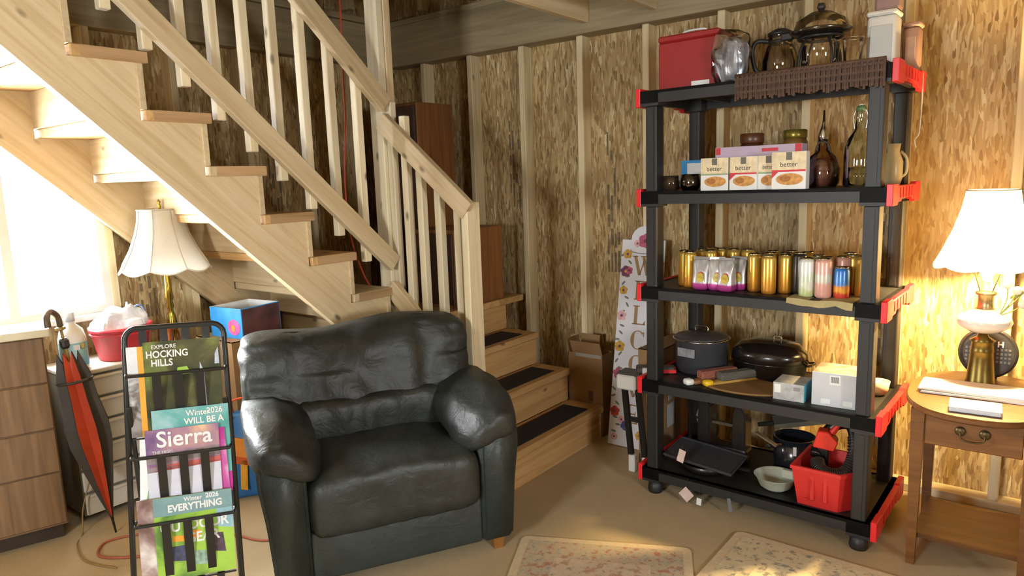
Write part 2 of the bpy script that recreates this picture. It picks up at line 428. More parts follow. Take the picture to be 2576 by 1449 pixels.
portal('daylight_portal', (RIGHT_X+.05, (c0+c1)/2, (d0+d1)/2), c1-c0, d1-d0, (-1, 0, 0))
# loft floor over the room, open above the stairs
ceil = obj('ceiling', rects([(-2.09, RIGHT_X, FRONT_Y, WALL_Y-.04), (WALL_X, -2.09, FRONT_Y, .60)], 'Y', 0, 1), PINE_STUD, kind='structure')
me = ceil.data
bm = bmesh.new(); box(-2.09, RIGHT_X, FRONT_Y, OSB_Y, LOFT, LOFT+.022, bm=bm); box(OSB_X, -2.09, FRONT_Y, .58, LOFT, LOFT+.022, bm=bm); bm.to_mesh(me); bm.free()
for k in range(0, 11):
    x = -2.09+.4064*k
    bb('joist', x, x+.04, FRONT_Y, WALL_Y-.04, 2.30, LOFT, PINE, ceil, axis='Y')
bb('trimmer_joist', WALL_X, -2.095, .56, .60, 2.30, LOFT, PINE, ceil, axis='X')
obj('ceiling', box(OSB_X-.012, RIGHT_X+.012, FRONT_Y-.012, OSB_Y+.012, TOP, TOP+.03), OSB, kind='structure')

# ------------------------------------------------------------------ staircase
stair = thing('staircase', 'unpainted pine staircase with landing, square balusters and open stringer', 'staircase', T(-1.92, 2.9, 0))
OUT_X, IN_X = -2.60, -3.60
low = [(-1.92, .19), (-2.14, .38), (-2.36, .57)]
YN, YF_ = 2.43, 3.30
MATM = mat('black_grip_tread', '1d1712', .9, var=.15, scale=120)
for i, (x, z) in enumerate(low):
    xb = x-.24
    t = bb('tread', xb, x, YN, YF_, z-.038, z, TREAD, stair, .006, 'Y')
    inv = PM[t.name].inverted()
    obj('grip_mat', box(x-.205, x-.045, YN+.04, YF_-.10, z, z+.004, .0015), MATM, t, inv)
    bb('riser', x-.045, x-.02, YN, YF_, z-.19, z-.038, TREAD, stair, .002, 'Y')
bb('riser', -2.58-.045, -2.58-.02, YN, YF_, .57, .722, TREAD, stair, .002, 'Y')
for k in range(4):
    ya = YN+k*.262
    bb('landing_plank', WALL_X+.002, -2.58, ya, min(ya+.26, WALL_Y-.001), .722, .76, TREAD, stair, .004, 'X')
bb('landing_rim', WALL_X+.002, -2.605, YN-.001, YN+.037, .53, .72, PINE, stair, .003, 'X')
bb('landing_rim', -2.64, -2.60, YN+.04, WALL_Y-.001, .0, .53, PINE, stair, .003, 'Y')
def slope_board(name, pts, y0_, y1_, material, ang, plane='Y'):
    """sawtooth board given as an outline in its own plane; its grain follows the slope"""
    c, s = math.cos(ang), math.sin(ang)
    rot = [(u*c+z*s, -u*s+z*c) for u, z in pts]      # into slope coordinates
    bm = prism(rot, y0_, y1_)
    A = Matrix.Identity(4)
    if plane == 'Y':      # outline is (x, z)
        A = RY(-ang)
    else:                 # outline is (y, z): local x -> world y
        A = RZ(math.pi/2) @ RY(-ang)
    return obj(name, bm, material, stair, wm(stair).inverted() @ A)
# near stringer of the lower flight
pts = [(-1.945, 0), (-1.945, .152), (-2.165, .152), (-2.165, .342), (-2.385, .342), (-2.385, .532), (-2.60, .532), (-2.60, .42), (-2.12, 0)]
slope_board('stringer', pts, YN+.002, YN+.04, PINE, -math.atan2(.19, .22)*1.0)
slope_board('stringer', pts, YF_-.04, YF_-.002, PINE, -math.atan2(.19, .22)*1.0)
# upper flight
RUN = .221
ups = [(2.376-RUN*k, .957+.2012*k) for k in range(8)]
for k, (y, z) in enumerate(ups):
    bb('tread', IN_X-.037, OUT_X+.012, y-RUN-.03, y, z-.04, z, TREAD if k % 3 else PINE, stair, .004, 'X')
    bb('tread_end', OUT_X+.0125, OUT_X+.0145, y-RUN-.0, y-.001, z-.039, z-.001, PINE_END, stair, 0, 'Y')
    zr = z-.2012 if k else .76
    bb('riser', IN_X-.037, OUT_X+.008, y-.0415, y-.018, zr+.001, z-.04, PINE, stair, .002, 'X')
bb('riser', IN_X, OUT_X+.008, 2.376-RUN*8-.04, 2.376-RUN*8-.018, ups[-1][1], LOFT, PINE, stair, .002, 'X')
def stringer_outline():
    p = []
    for k, (y, z) in enumerate(ups):
        p.append((y-.04, z-.2012-.04 if k else .70)); p.append((y-.04, z-.04))
    p.append((.61, ups[-1][1]-.04))
    zb = lambda y: .877+.93*(1.966-y)
    p.append((.61, zb(.61))); p.append((2.30, zb(2.30))); p.append((2.336, .53))
    return p
so = stringer_outline()
ANG = -math.atan(.92)
slope_board('stringer', so, -(OUT_X), -(OUT_X-.04), PINE, ANG, 'X')
slope_board('stringer', so, -(IN_X), -(IN_X-.038), PINE, ANG, 'X')
# newels
bb('newel_post', -2.69, -2.605, 2.385, 2.428, .0, 3.5, PINE_PALE, stair, .004, 'Z')
bb('newel_post', -2.69, -2.602, 2.43, 2.475, .762, 3.5, PINE, stair, .004, 'Z')
bb('newel_post', -2.115, -2.075, 2.375, 2.465, .0, 1.375, PINE_PALE, stair, .004, 'Z')
# lower railing
def rail(name, p, q, w, t, m): return board(name, p, q, w, t, (0, 0, 1), m, stair)
rail('handrail', (-2.61, 2.385, 1.775), (-2.075, 2.385, 1.335), .089, .036, PINE)
rail('lower_rail', (-2.61, 2.385, .955), (-2.08, 2.385, .50), .089, .036, PINE)
for i, xr in enumerate((-2.565, -2.475, -2.382, -2.268, -2.15)):
    zt = 1.775-.822*(xr-.02+2.61)
    top = zt+(.11 if i < 2 else .01)
    zb_ = .955-.86*(xr-.02+2.61)
    bb('baluster', xr-.038, xr, 2.405, 2.443, zb_-.09, top, PINE_PALE, stair, .003, 'Z')
# upper railing
zu = lambda y: 2.261+.93*(2.004-y)-.062
zl = lambda y: 1.155+.91*(2.234-y)+.058
rail('handrail', (OUT_X+.02, 2.385, zu(2.385)), (OUT_X+.02, .7, zu(.7)), .09, .038, PINE)
rail('lower_rail', (OUT_X+.02, 2.385, zl(2.385)), (OUT_X+.02, .7, zl(.7)), .085, .038, PINE)
for yr in (2.262, 2.110, 1.966, 1.826, 1.694, 1.562, 1.432, 1.302, 1.172, 1.042, .912):
    yc = yr-.02
    bb('baluster', OUT_X-.038, OUT_X, yr-.038, yr, zl(yc)-.105, zu(yc)+.02, PINE_PALE, stair, .003, 'Z')

# ------------------------------------------------------------------ armchair
def armchair():
    rot = math.atan2(.869, .495)
    o = thing('armchair', 'dark green leather armchair with overstuffed arms and pillow back', 'armchair', T(-1.835, 1.655, 0) @ RZ(rot))
    wr = lambda p, s, a: noise.noise(Vector((p.x*s[0], p.y*s[1], p.z*s[2])))*a
    obj('front_panel', box(-.325, .325, .012, .06, .06, .245, .012, seg=3), LEATHER2, o, smooth=True)
    obj('base_frame', box(-.33, .33, .06, .60, .06, .22), LEATHER2, o)
    def seat(p):
        p.z += .03*(1-(p.x/.33)**2)*(1 if p.z > 0 else 0)
        q = wr(p, (9, 5, 9), .010)+wr(p, (26, 7, 20), .005)
        p.z += q if p.z > 0 else 0
        if p.y < -.2: p.y -= wr(p, (24, 5, 9), .008)
        return p
    obj('seat_cushion', pillow(.328, .30, .115, (14, 9, 4.5), 22, seat), LEATHER, o, T(0, .275, .325), smooth=True)
    for s in (-1, 1):
        # outer arm panel: flares outwards towards the top
        prof = [(.325, .06), (.452, .06), (.468, .30), (.488, .46), (.480, .53), (.44, .565), (.36, .555), (.325, .48)]
        bm = prism([(s*x, z) for x, z in prof], .0, .64)
        bmesh.ops.bevel(bm, geom=bm.edges[:], offset=.014, segments=3, affect='EDGES')
        obj('arm_panel', bm, LEATHER2, o, smooth=True)
        def arm(p, s=s):
            t = (p.y+.3)/.6                      # 0 front .. 1 rear
            p.z += .035*math.sin(math.pi*min(max(t, 0), 1)) + .02*t
            inner = -s*p.x
            if inner > 0: p.z -= inner*.75*(1.0-.45*t); p.x -= s*inner*.18
            p.z += wr(p, (10, 8, 10), .014)+wr(p, (26, 14, 26), .005)
            p.x += wr(p+Vector((5, 0, 0)), (9, 9, 9), .012)
            return p
        obj('arm_pillow', pillow(.120, .335, .078, 3.4, 18, arm), LEATHER, o, T(s*.395, .315, .535), smooth=True)
    def back(p):
        u = p.x/.49
        p.y += .065*(p.z)/.2                         # leans back
        p.z += .012*math.sin(u*5)*(1 if p.z > 0 else 0) - .008*abs(u)**4*(1 if p.z > 0 else -.6)
        p.z += .014*u
        for sx in (-.27, .27):
            d = abs(p.x-sx)
            if d < .03 and p.y < .02: p.y += .022*(1-d/.03)
        p.y += wr(p, (8, 8, 7), .022)+wr(p, (22, 9, 7), .009)
        if abs(u) > .75: p.y += wr(p, (6, 6, 26), .014); p.x += wr(p, (3, 3, 22), .014)
        return p
    obj('back_pillow', pillow(.487, .10, .168, (14, 3.4, 4.5), 26, back), LEATHER, o, T(-.018, .55, .718), smooth=True)
    def lumb(p):
        p.y += wr(p, (20, 5, 4), .016)+wr(p, (45, 5, 6), .006)
        return p
    obj('lumbar_cushion', pillow(.325, .085, .115, (12, 3.5, 3.5), 20, lumb), LEATHER, o, T(0, .468, .495), smooth=True)
    obj('back_panel', box(-.44, .44, .60, .665, .06, .74, .02, seg=2), LEATHER2, o, smooth=True)
    LEG = mat('chair_leg_wood', '8a5a28', .4)
    for sx in (-1, 1):
        for yy in (.03, .58):
            obj('leg', lathe([(.026, 0), (.034, .062)], 4, M=RZ(math.pi/4)), LEG, o, T(sx*.40, yy+.03, 0))
    return o
armchair()

# ------------------------------------------------------------------ shelving unit and what stands on it
SH_ANG, SH_W, SH_D = -.029, .97, .52
SH_O = Vector((-.4586-SH_W*math.cos(SH_ANG), 2.7708-SH_W*math.sin(SH_ANG), 0))
SHM = Matrix.Translation(SH_O) @ RZ(SH_ANG)          # local x from the left end, y from the front, z up
LEV = [.125, .545, .975, 1.397, 1.825]
def SP(u, v, lev, rz=0.0, dz=0.0): return SHM @ T(u, v, (LEV[lev] if isinstance(lev, int) else lev)+dz+.0005) @ RZ(rz)
def shelving():
    o = thing('shelving_unit', 'black plastic five-tier shelving unit with red end clips', 'shelf', SHM)
    W, D = SH_W, SH_D
    bm = bmesh.new(); h = .052
    box(0, W, 0, D, -.012, 0, bm=bm)                                       # deck
    box(0, W, 0, .022, -h, 0, bm=bm); box(0, W, D-.022, D, -h, 0, bm=bm)
    box(0, .022, 0, D, -h, 0, bm=bm); box(W-.022, W, 0, D, -h, 0, bm=bm)
    for k in range(1, 5): box(W*k/5-.008, W*k/5+.008, .02, D-.02, -.035, -.01, bm=bm)
    for sx in (.0, W-.085):
        for sy in (.0, D-.085): box(sx, sx+.085, sy, sy+.085, -h-.012, -.001, bm=bm)
    shelf_me = obj('shelf', bm, BLACKPL, o, T(0, 0, LEV[0])).data
    for z in LEV[1:]: obj('shelf', shelf_me, None, o, T(0, 0, z))
    # posts: one piece between each pair of shelves, with a grooved face
    def post(l):
        bm = bmesh.new(); box(-.027, .027, -.034, .034, 0, l, .005, bm=bm, seg=2)
        box(-.012, .012, -.037, .037, .01, l-.01, bm=bm)
        return bm
    zs = [(LEV[i], LEV[i+1]-.064) for i in range(4)]
    pm = None
    for (za, zb_) in zs:
        pm = None
        for px in (.046, W-.046):
            for py in (.044, D-.044):
                if pm is None: pm = obj('post', post(zb_-za), BLACKPL, o, T(px, py, za)).data
                else: obj('post', pm, None, o, T(px, py, za))
    fm = None
    for px in (.046, W-.046):
        for py in (.044, D-.044):
            if fm is None: fm = obj('foot', lathe([(.032, 0), (.036, .012), (.03, LEV[0]-.062)], 14), BLACKPL, o, T(px, py, 0), smooth=True).data
            else: obj('foot', fm, None, o, T(px, py, 0))
    # red clips on both ends of each shelf, stepped like a bracket
    pr = [(.0, -.066), (.09, -.066), (.10, -.055), (.15, -.055), (.165, -.044), (D-.165, -.044), (D-.15, -.055), (D-.10, -.055), (D-.09, -.066), (D, -.066), (D, .012), (D-.09, .012), (D-.10, .004), (.10, .004), (.09, .012), (0, .012)]
    def clip():
        bm = prism([(y, z) for y, z in pr], -.022, .0, M=RZ(math.pi/2))
        bmesh.ops.bevel(bm, geom=bm.edges[:], offset=.002, segments=1, affect='EDGES')
        for k in range(5): box(.0, .024, .12+k*.055, .13+k*.055, -.04, -.002, bm=bm)
        return bm
    cm = None
    for z in LEV:
        for x in (W+.001, -.023):
            M = T(x, 0, z)
            if cm is None: cm = obj('end_clip', clip(), REDPL, o, M).data
            else: obj('end_clip', cm, None, o, M)
shelving()

# --- small prints and packaging helpers
INKD = mat('dark_print', '3a3833', .6, var=.1); INKR = mat('red_print', 'c23038', .55, var=.08); INKG = mat('green_print', '8fa07f', .6)
PRW = mat('white_card', 'dcdcd8', .5, var=.03); FOOD = mat('food_print', 'c08a45', .6, var=.35, scale=70); CREAM = mat('cream_print', 'd8c7a2', .6, var=.2, scale=45)
SILVER = mat('bright_metal', 'c9c7bf', .22, 1.0, var=.05); CARD = mat('brown_cardboard', '8a6a45', .85, var=.08, scale=8, bump=.05)
def flat(o, pts, m, y, name='print'): return obj(name, poly2d(pts, y), m, o)
def rect(x0, x1, z0, z1): return [(x0, z0), (x1, z0), (x1, z1), (x0, z1)]

# --- top shelf
def red_cooler():
    o = thing('lidded_storage_box', 'red rectangular box with a white wire handle on the top shelf', 'box', SP(.17, .20, 4))
    RB = mat('red_painted_box', '8e1b1a', .45, var=.05)
    obj('body', box(-.135, .135, -.10, .10, 0, .205, .006), RB, o)
    obj('lid', box(-.137, .137, -.102, .102, .205, .232, .006), RB, o)
    obj('handle', tube(smoothpath([(-.05, -.02, .232), (-.045, -.03, .25), (.045, -.03, .25), (.05, -.02, .232)], 4), .004, 8), PRW, o, smooth=True)
    obj('label', box(.02, .10, -.1035, -.1025, .012, .03), PRW, o)
red_cooler()
def foil_bag():
    o = thing('plastic_bag', 'crumpled clear plastic bag with silvery contents beside the red box', 'bag', SP(.36, .11, 4))
    rnd = lambda p: p*(1+.25*noise.noise(p*22))
    obj('wrap', pillow(.075, .07, .115, 2.4, 9, rnd), glass('crumpled_clear_plastic', (.92, .93, .95), .12, .35), o, T(0, 0, .095))
    def cr(p): p.x += .018*noise.noise(Vector((p.x*40, p.y*40, p.z*7))); p.y += .018*noise.noise(Vector((p.x*40+9, p.y*40, p.z*7))); return p
    obj('contents', pillow(.058, .05, .098, 2.6, 10, cr), mat('crumpled_foil', 'c9cbce', .3, .5, var=.3, scale=30), o, T(0, 0, .09))
    obj('flap', box(-.075, -.02, -.005, -.003, .09, .185, M=RY(.25)), glass('crumpled_clear_plastic'), o, T(-.02, -.05, .0))
foil_bag()
def woven_mat():
    o = thing('woven_mat', 'dark brown woven mat draped over the front edge of the top shelf', 'mat', SP(.69, .0, 4))
    WK = mat('dark_wicker', '4a3322', .7, var=.4, scale=60); w = .265
    obj('mat', box(-w, w, -.012, .34, 0, .007), WK, o)
    rnd = random.Random(6)
    # strands of the hanging front flap and of the flat part
    n = 60
    for k in range(n):
        x = -w+2*w*(k+.5)/n
        obj('strand', box(-.0038, .0038, -.020-(k % 2)*.004, -.011, -.070-rnd.uniform(0, .016), .010), WK, o, T(x, 0, 0) @ RY(rnd.uniform(-.03, .03)))
    for z in (-.055, -.03, -.006): obj('weave_band', box(-w, w, -.023, -.019, z, z+.008), WK, o)
    obj('rim', tube([(-w, -.016, .012), (w, -.016, .012)], .008, 8), WK, o, smooth=True)
woven_mat()
CG = glass('clear_glass', (.93, .92, .88), .02, .35); AMBER = glass('amber_glass', (.75, .55, .3), .03, .4)
def carafe(u, v, r, h, label, lid, rz):
    o = thing('coffee_carafe', label, 'carafe', SP(u, v, 4, rz, .009))
    prof = [(r*.82, 0), (r, .03), (r*1.02, h*.45), (r*.8, h*.75), (r*.62, h*.86), (r*.68, h)]
    obj('glass_body', lathe(prof, 24, cap=False), CG, o, smooth=True)
    obj('band', lathe([(r*.64, h*.83), (r*.66, h*.83), (r*.66, h*.9), (r*.64, h*.9)], 24, cap=False), SILVER if lid else BLACKPL, o, smooth=True)
    obj('handle', tube(smoothpath([(-r*.6, 0, h*.9), (-r*1.3, 0, h*.92), (-r*1.55, 0, h*.7), (-r*1.35, 0, h*.3), (-r*.98, 0, h*.2)], 5), .009, 8), BLACKPL, o, smooth=True)
    obj('lid', lathe([(r*.7, h), (r*.72, h+.012), (r*.3, h+.028), (0, h+.03)], 20), BLACKPL, o, smooth=True)
carafe(.51, .24, .070, .175, 'round glass coffee carafe with black handle on the woven mat', False, .3)
def percolator():
    o = thing('chafing_stand', 'dark metal stand with glass dome and shiny lid on the woven mat', 'stand', SP(.69, .15, 4, 0, .009))
    obj('glass_cup', lathe([(.05, .0), (.066, .02), (.07, .10), (.066, .115)], 24, cap=False), CG, o, smooth=True)
    for k in range(4):
        a = math.pi/4+k*math.pi/2
        obj('leg', tube(smoothpath([(.085*math.cos(a), .085*math.sin(a), 0), (.08*math.cos(a), .08*math.sin(a), .08), (.05*math.cos(a), .05*math.sin(a), .135)], 4), .005, 7), BLACKMETAL, o, smooth=True)
    obj('ring', tube([(.078*math.cos(a*.3927), .078*math.sin(a*.3927), .13) for a in range(16)], .006, 6, closed=True), BLACKMETAL, o, smooth=True)
    obj('dish', lathe([(.02, .128), (.10, .142), (.112, .155), (.108, .158), (.02, .14)], 28), mat('dark_polished_metal', '5b5346', .18, .9), o, smooth=True)
    obj('dome', lathe([(.10, .158), (.085, .195), (.04, .222), (0, .228)], 24, cap=False), CG, o, smooth=True)
    obj('side_handle', box(-.145, -.10, -.012, .012, .138, .165, .004), BLACKPL, o)
    obj('knob', lathe([(.008, .228), (.016, .24), (.012, .255), (0, .258)], 14), BLACKPL, o, smooth=True)
percolator()
def small_glass():
    o = thing('drinking_glass', 'tall clear tumbler with bright rim on the woven mat', 'glass', SP(.81, .14, 4, 0, .009))
    obj('wall', lathe([(.03, 0), (.036, .11)], 20, cap=False), CG, o, smooth=True); obj('rim', tube([(.036*math.cos(a*.314), .036*math.sin(a*.314), .11) for a in range(20)], .0016, 6, closed=True), SILVER, o)
    obj('bottom', cyl(.03, .0, .01, 20), CG, o)
small_glass()
def canister(u, v, lab, m, w, h, name, d=.05):
    o = thing(name, lab, 'container', SP(u, v, 4))
    obj('body', box(-w/2, w/2, -d, d, 0, h, .012, seg=2), m, o, smooth=True)
    obj('front_panel', box(-w/2+.012, w/2-.012, -d-.003, -d+.002, .02, h-.035, .002), mat('grey_white_panel', 'b9bab2', .4, var=.03) if m is WHITE else mat('tan_panel', 'b58d6d', .5), o)
    obj('lid', box(-w/2-.003, w/2+.003, -d-.003, d+.003, h, h+.018, .006), m, o)
    return o
canister(.885, .27, 'white squarish plastic canister at the end of the top shelf', WHITE, .10, .20, 'storage_canister')
TANPL = mat('dusty_pink_plastic', 'a9836f', .5)
o = canister(.955, .42, 'dusty pink canister behind the white one on top shelf', TANPL, .06, .17, 'storage_canister', .04)
o = thing('storage_canister', 'small dusty pink tub stacked on the white canister', 'container', SP(.895, .27, 4, 0, .2185))
obj('body', box(-.04, .045, -.04, .04, 0, .05, .01, seg=2), mat('mauve_plastic', '8d6f66', .5), o); obj('lid', box(-.043, .048, -.043, .043, .05, .06, .003), TANPL, o)
# clear cord dangling at the end of the shelves
tag(obj('string_cord', tube(smoothpath([SP(1.0, .40, 4, 0, .0).translation, SP(1.003, .39, 1.72).translation, SP(.998, .40, 1.6).translation, SP(.985, .39, 1.57).translation, SP(.99, .40, 1.54).translation], 6), .0025, 6), mat('pale_cord', 'cfc6ae', .5), smooth=True), 'pale thin cord dangling down the lamp-side end of the shelving', 'cord')

# --- second shelf from the top
def food_box(u, v, w, h, d, red, lab, rz=0):
    o = thing('food_box', lab, 'box', SP(u, v, 3, rz), 'pasta meal boxes lined up on the shelf')
    obj('carton', box(-w/2, w/2, 0, d, 0, h, .001), PRW, o)
    y = -.0003
    flat(o, rect(-w/2+.001, w/2-.001, h*.52, h-.001), CREAM, y)
    flat(o, rect(-w/2+.001, w/2-.001, h*.47, h*.52), INKR if red else INKG, y-.0006)
    if red: flat(o, [(-w/2+.001, h*.30), (-w/2+.03, h*.5), (-w/2+.001, h*.5)], INKR, y-.0012)
    flat(o, disc(.004, h*.27, w*.40, h*.16), FOOD, y-.0006, 'food_picture')
    flat(o, disc(-.012, h*.29, w*.16, h*.09), mat('dark_food_print', '9a6428', .6, var=.4, scale=90), y-.0018, 'food_picture')
    flat(o, rect(-.010, .012, h*.78, h*.985), mat('grey_print', '6a655a', .6), y-.0006)
    text('better', .026, INKD, o, T(0, y-.0008, h*.66) @ UPR, sx=min(1, w/.115))
food_box(.328, .02, .118, .132, .05, False, 'white food carton with green stripe, next to the metal cup')
food_box(.449, .018, .112, .132, .05, True, 'white food carton with red stripe between two green-striped cartons')
food_box(.545, .03, .08, .132, .05, False, 'white food carton with green stripe, half hidden by its red-striped neighbour')
food_box(.630, .008, .128, .142, .045, True, 'larger white food carton with red stripe, last in the row')
o = thing('long_carton', 'long pale lilac carton lying behind the white food cartons', 'box', SP(.475, .095, 3))
obj('carton', box(-.175, .175, 0, .07, 0, .175, .001), mat('lilac_card', 'b7a3b4', .55, var=.05), o)
flat(o, rect(-.172, -.152, .145, .173), INKR, -.0003); flat(o, rect(.02, .085, .15, .163), INKR, -.0003); flat(o, rect(.15, .174, .14, .174), INKR, -.0003)
def jar(u, v, r, h, lab, body, lid, lidh=.03):
    o = thing('jar', lab, 'jar', SP(u, v, 3))
    obj('glass', lathe([(r*.9, 0), (r, .01), (r, h-.02), (r*.85, h)], 24), body, o, smooth=True)
    obj('lid', lathe([(r*.92, h-.002), (r*.95, h), (r*.95, h+lidh), (r*.85, h+lidh+.003), (0, h+lidh+.003)], 24), lid, o, smooth=True)
BROWNJ = mat('brown_preserve', '4e2d17', .25, coat=.5)
jar(.39, .27, .052, .195, 'tall jar with brown lid behind the lilac carton', BROWNJ, mat('brown_lid', '5a3620', .35), .035)
jar(.56, .30, .05, .205, 'tall jar with gold-green lid behind the lilac carton', mat('amber_preserve', '7a5a2c', .25, coat=.5), mat('gold_lid', '86762e', .3, .6))
o = thing('tissue_packet', 'small blue and white carton behind the metal cup', 'box', SP(.145, .24, 3))
obj('carton', box(-.052, .052, -.03, .03, 0, .13, .001), PRW, o); obj('blue_band', box(-.053, -.025, -.031, .031, .05, .131), mat('blue_print', '2a86c0', .5), o); obj('blue_top', box(-.025, .053, -.031, .031, .118, .131), mat('blue_print'  , '2a86c0', .5), o)
def metal_cup(u, v, r, h, lab, m):
    o = thing('metal_cup', lab, 'cup', SP(u, v, 3))
    obj('bowl', lathe([(r*.7, 0), (r*.95, .012), (r, h*.5), (r*.93, h), (r*.88, h), (r*.9, h*.5), (.0, .012)], 26), m, o, smooth=True)
    obj('foot_ring', lathe([(r*.72, 0), (r*.72, .006), (r*.6, .006)], 20), m, o)
metal_cup(.20, .07, .042, .07, 'shiny dark metal cup beside the first white carton', mat('smoky_chrome', '6b645c', .12, 1.0))
metal_cup(.10, .09, .040, .066, 'dark brown glass cup at the post end of the shelf', mat('dark_brown_glass', '3a2c20', .1, .2, coat=1))
metal_cup(.065, .19, .03, .045, 'small dull brown cup behind the dark glass cup', mat('dull_brown_glaze', '5b4733', .35))
def decanter():
    o = thing('oil_bottle', 'round-bellied glass cruet with silver pourer holding brown peppers', 'bottle', SP(.70, .20, 3))
    obj('glass', lathe([(.05, 0), (.062, .02), (.066, .07), (.05, .12), (.02, .145), (.014, .175)], 24, cap=False), glass('smoky_glass', (.8, .7, .62), .03, .4), o, smooth=True)
    obj('contents', lathe([(.045, .004), (.056, .022), (.06, .07), (.044, .112), (0, .118)], 20), mat('pinkish_brown_filling', '7b5042', .5, var=.4, scale=45), o, smooth=True)
    obj('neck_wire', tube(smoothpath([(-.03, 0, .13), (-.018, 0, .17), (.0, 0, .18), (.018, 0, .17), (.03, 0, .13)], 4), .003, 6), BLACKMETAL, o)
    obj('pourer', lathe([(.018, .18), (.02, .20), (.012, .23), (.006, .25), (.003, .30), (0, .30)], 18), SILVER, o, smooth=True)
decanter()
def big_bottle():
    o = thing('glass_bottle', 'large clear bottle with green swing-top neck beside the corner post', 'bottle', SP(.835, .19, 3))
    obj('glass', lathe([(.05, 0), (.055, .01), (.055, .15), (.045, .18), (.02, .215), (.016, .275), (.019, .285)], 26, cap=False), glass('greenish_glass', (.86, .92, .82), .02, .4), o, smooth=True)
    obj('water', lathe([(.048, .006), (.05, .075), (0, .075)], 24), glass('pale_liquid', (.85, .88, .85), .02, .25), o, smooth=True)
    obj('stopper', lathe([(.017, .284), (.019, .296), (.012, .305), (0, .306)], 16), mat('green_stopper', '5f7a4c', .35), o, smooth=True)
    obj('wire_bail', tube(smoothpath([(-.02, 0, .22), (-.024, 0, .27), (0, 0, .31), (.024, 0, .27), (.02, 0, .22)], 4), .002, 6), SILVER, o)
big_bottle()
o = thing('ceramic_jug', 'cream jug on the shelf end behind the corner post', 'jug', SP(.925, .33, 3))
obj('body', lathe([(.028, 0), (.036, .03), (.036, .09), (.022, .13), (.026, .16)], 20), mat('cream_glaze', 'd8c48e', .3), o, smooth=True)
obj('handle', tube(smoothpath([(.03, 0, .03), (.048, 0, .05), (.048, 0, .1), (.026, 0, .13)], 4), .005, 7), mat('cream_glaze', 'd8c48e'), o, smooth=True)

# --- third shelf: drink cans and pouches
def can_mat(name, stops, rough=.28, metal=.55, noise_amt=.0):
    m, nt, b = nodes_of(name)
    tc = N(nt, 'ShaderNodeTexCoord'); sp = N(nt, 'ShaderNodeSeparateXYZ'); L(nt, tc, 'Generated', sp, 'Vector')
    r = ramp(nt, stops); nz = N(nt, 'ShaderNodeTexNoise', Scale=6.0, Detail=3.0); L(nt, tc, 'Generated', nz, 'Vector')
    ad = N(nt, 'ShaderNodeMath', _operation='MULTIPLY_ADD'); L(nt, nz, 'Fac', ad, 0); ad.inputs[1].default_value = noise_amt; L(nt, sp, 'Z', ad, 2)
    L(nt, ad, 'Value', r, 'Fac'); L(nt, r, 'Color', b, 'Base Color')
    b.inputs['Roughness'].default_value = rough; b.inputs['Metallic'].default_value = metal
    return m
GOLD = can_mat('golden_orange_can', [(0, srgb('c8792a')), (.3, srgb('d99a3a')), (.7, srgb('d8a63e')), (1, srgb('cfae55'))], noise_amt=.15)
WHGR = can_mat('white_green_can', [(0, srgb('c9cfae')), (.35, srgb('b9c27c')), (.55, srgb('d9dcc8')), (.75, srgb('c4ccb0')), (1, srgb('dadad0'))], metal=.1, noise_amt=.5)
PINKC = can_mat('pink_can', [(0, srgb('d9a08f')), (.45, srgb('d39c8b')), (.55, srgb('c9c3ac')), (.68, srgb('c9c3ac')), (.74, srgb('dba38f')), (1, srgb('d9a593'))], metal=.1, noise_amt=.2)
BLUEC = can_mat('blue_red_can', [(.06, srgb('b9b4aa')), (.1, srgb('bf3a2c')), (.28, srgb('c8432e')), (.36, srgb('e0a02e')), (.5, srgb('d88a35')), (.6, srgb('3c78b8')), (1, srgb('2f6fb4'))], metal=.1, noise_amt=.22)
BLACKC = can_mat('black_can', [(0, srgb('2a2620')), (1, srgb('35302a'))])
LIDM = mat('can_lid_metal', 'c8bf9f', .25, 1.0)
CR, CH = .0285, .158
def make_can(name, m, r, h, lab, M, cat='can', group='drink cans on the shelf'):
    o = thing(name, lab, cat, M, group)
    obj('body', lathe([(r*.8, 0), (r*.97, .006), (r, .014), (r, h-.016), (r*.86, h-.004)], 22), m, o, smooth=True)
    obj('lid', lathe([(r*.86, h-.004), (r*.88, h), (r*.8, h), (r*.77, h-.004), (0, h-.004)], 22), LIDM, o, smooth=True)
    obj('pull_tab', box(-.006, .006, -.012, .008, h-.004, h-.001, .001), LIDM, o)
    return o
g0 = make_can('drink_can', GOLD, CR, CH, 'tall golden orange drink can beside the shelf post', SP(.150, .125, 2))
golds = [(.192, .088, 'tall golden orange drink can next to the pouches'), (.20, .20, None), (.25, .17, None), (.262, .26, None), (.325, .25, None), (.385, .26, None), (.21, .29, None),
         (.472, .105, 'tall golden orange drink can just past the pouches'), (.543, .068, 'tall golden orange drink can in front of the golden group'), (.592, .118, 'tall golden orange drink can, second of the golden group'),
         (.515, .17, None), (.57, .19, None), (.632, .175, None), (.50, .24, None), (.57, .26, None), (.64, .25, None),
         (.872, .16, 'tall golden orange drink can close to the corner post'), (.83, .19, None), (.87, .24, None), (.80, .26, None)]
for u, v, lab in golds:
    copy_tree(g0, SP(u, v, 2, random.uniform(-.6, .6)), lab or ('golden orange drink can in the cluster behind the drink pouches' if u < .42 else 'golden orange drink can at the back of the middle golden cluster' if u < .7 else 'golden orange drink can behind the short blue and red can'))
make_can('drink_can', BLACKC, CR, CH+.01, 'black drink can between the golden and the white cans', SP(.65, .115, 2))
w0 = make_can('drink_can', WHGR, CR*1.05, CH-.006, 'white and pale green drink can beside the pink can', SP(.690, .075, 2))
copy_tree(w0, SP(.742, .145, 2, 1.2), 'white and pale green drink can behind the pink can'); copy_tree(w0, SP(.70, .19, 2, 2.2), 'white and pale green drink can at the back, beside golden cans'); 
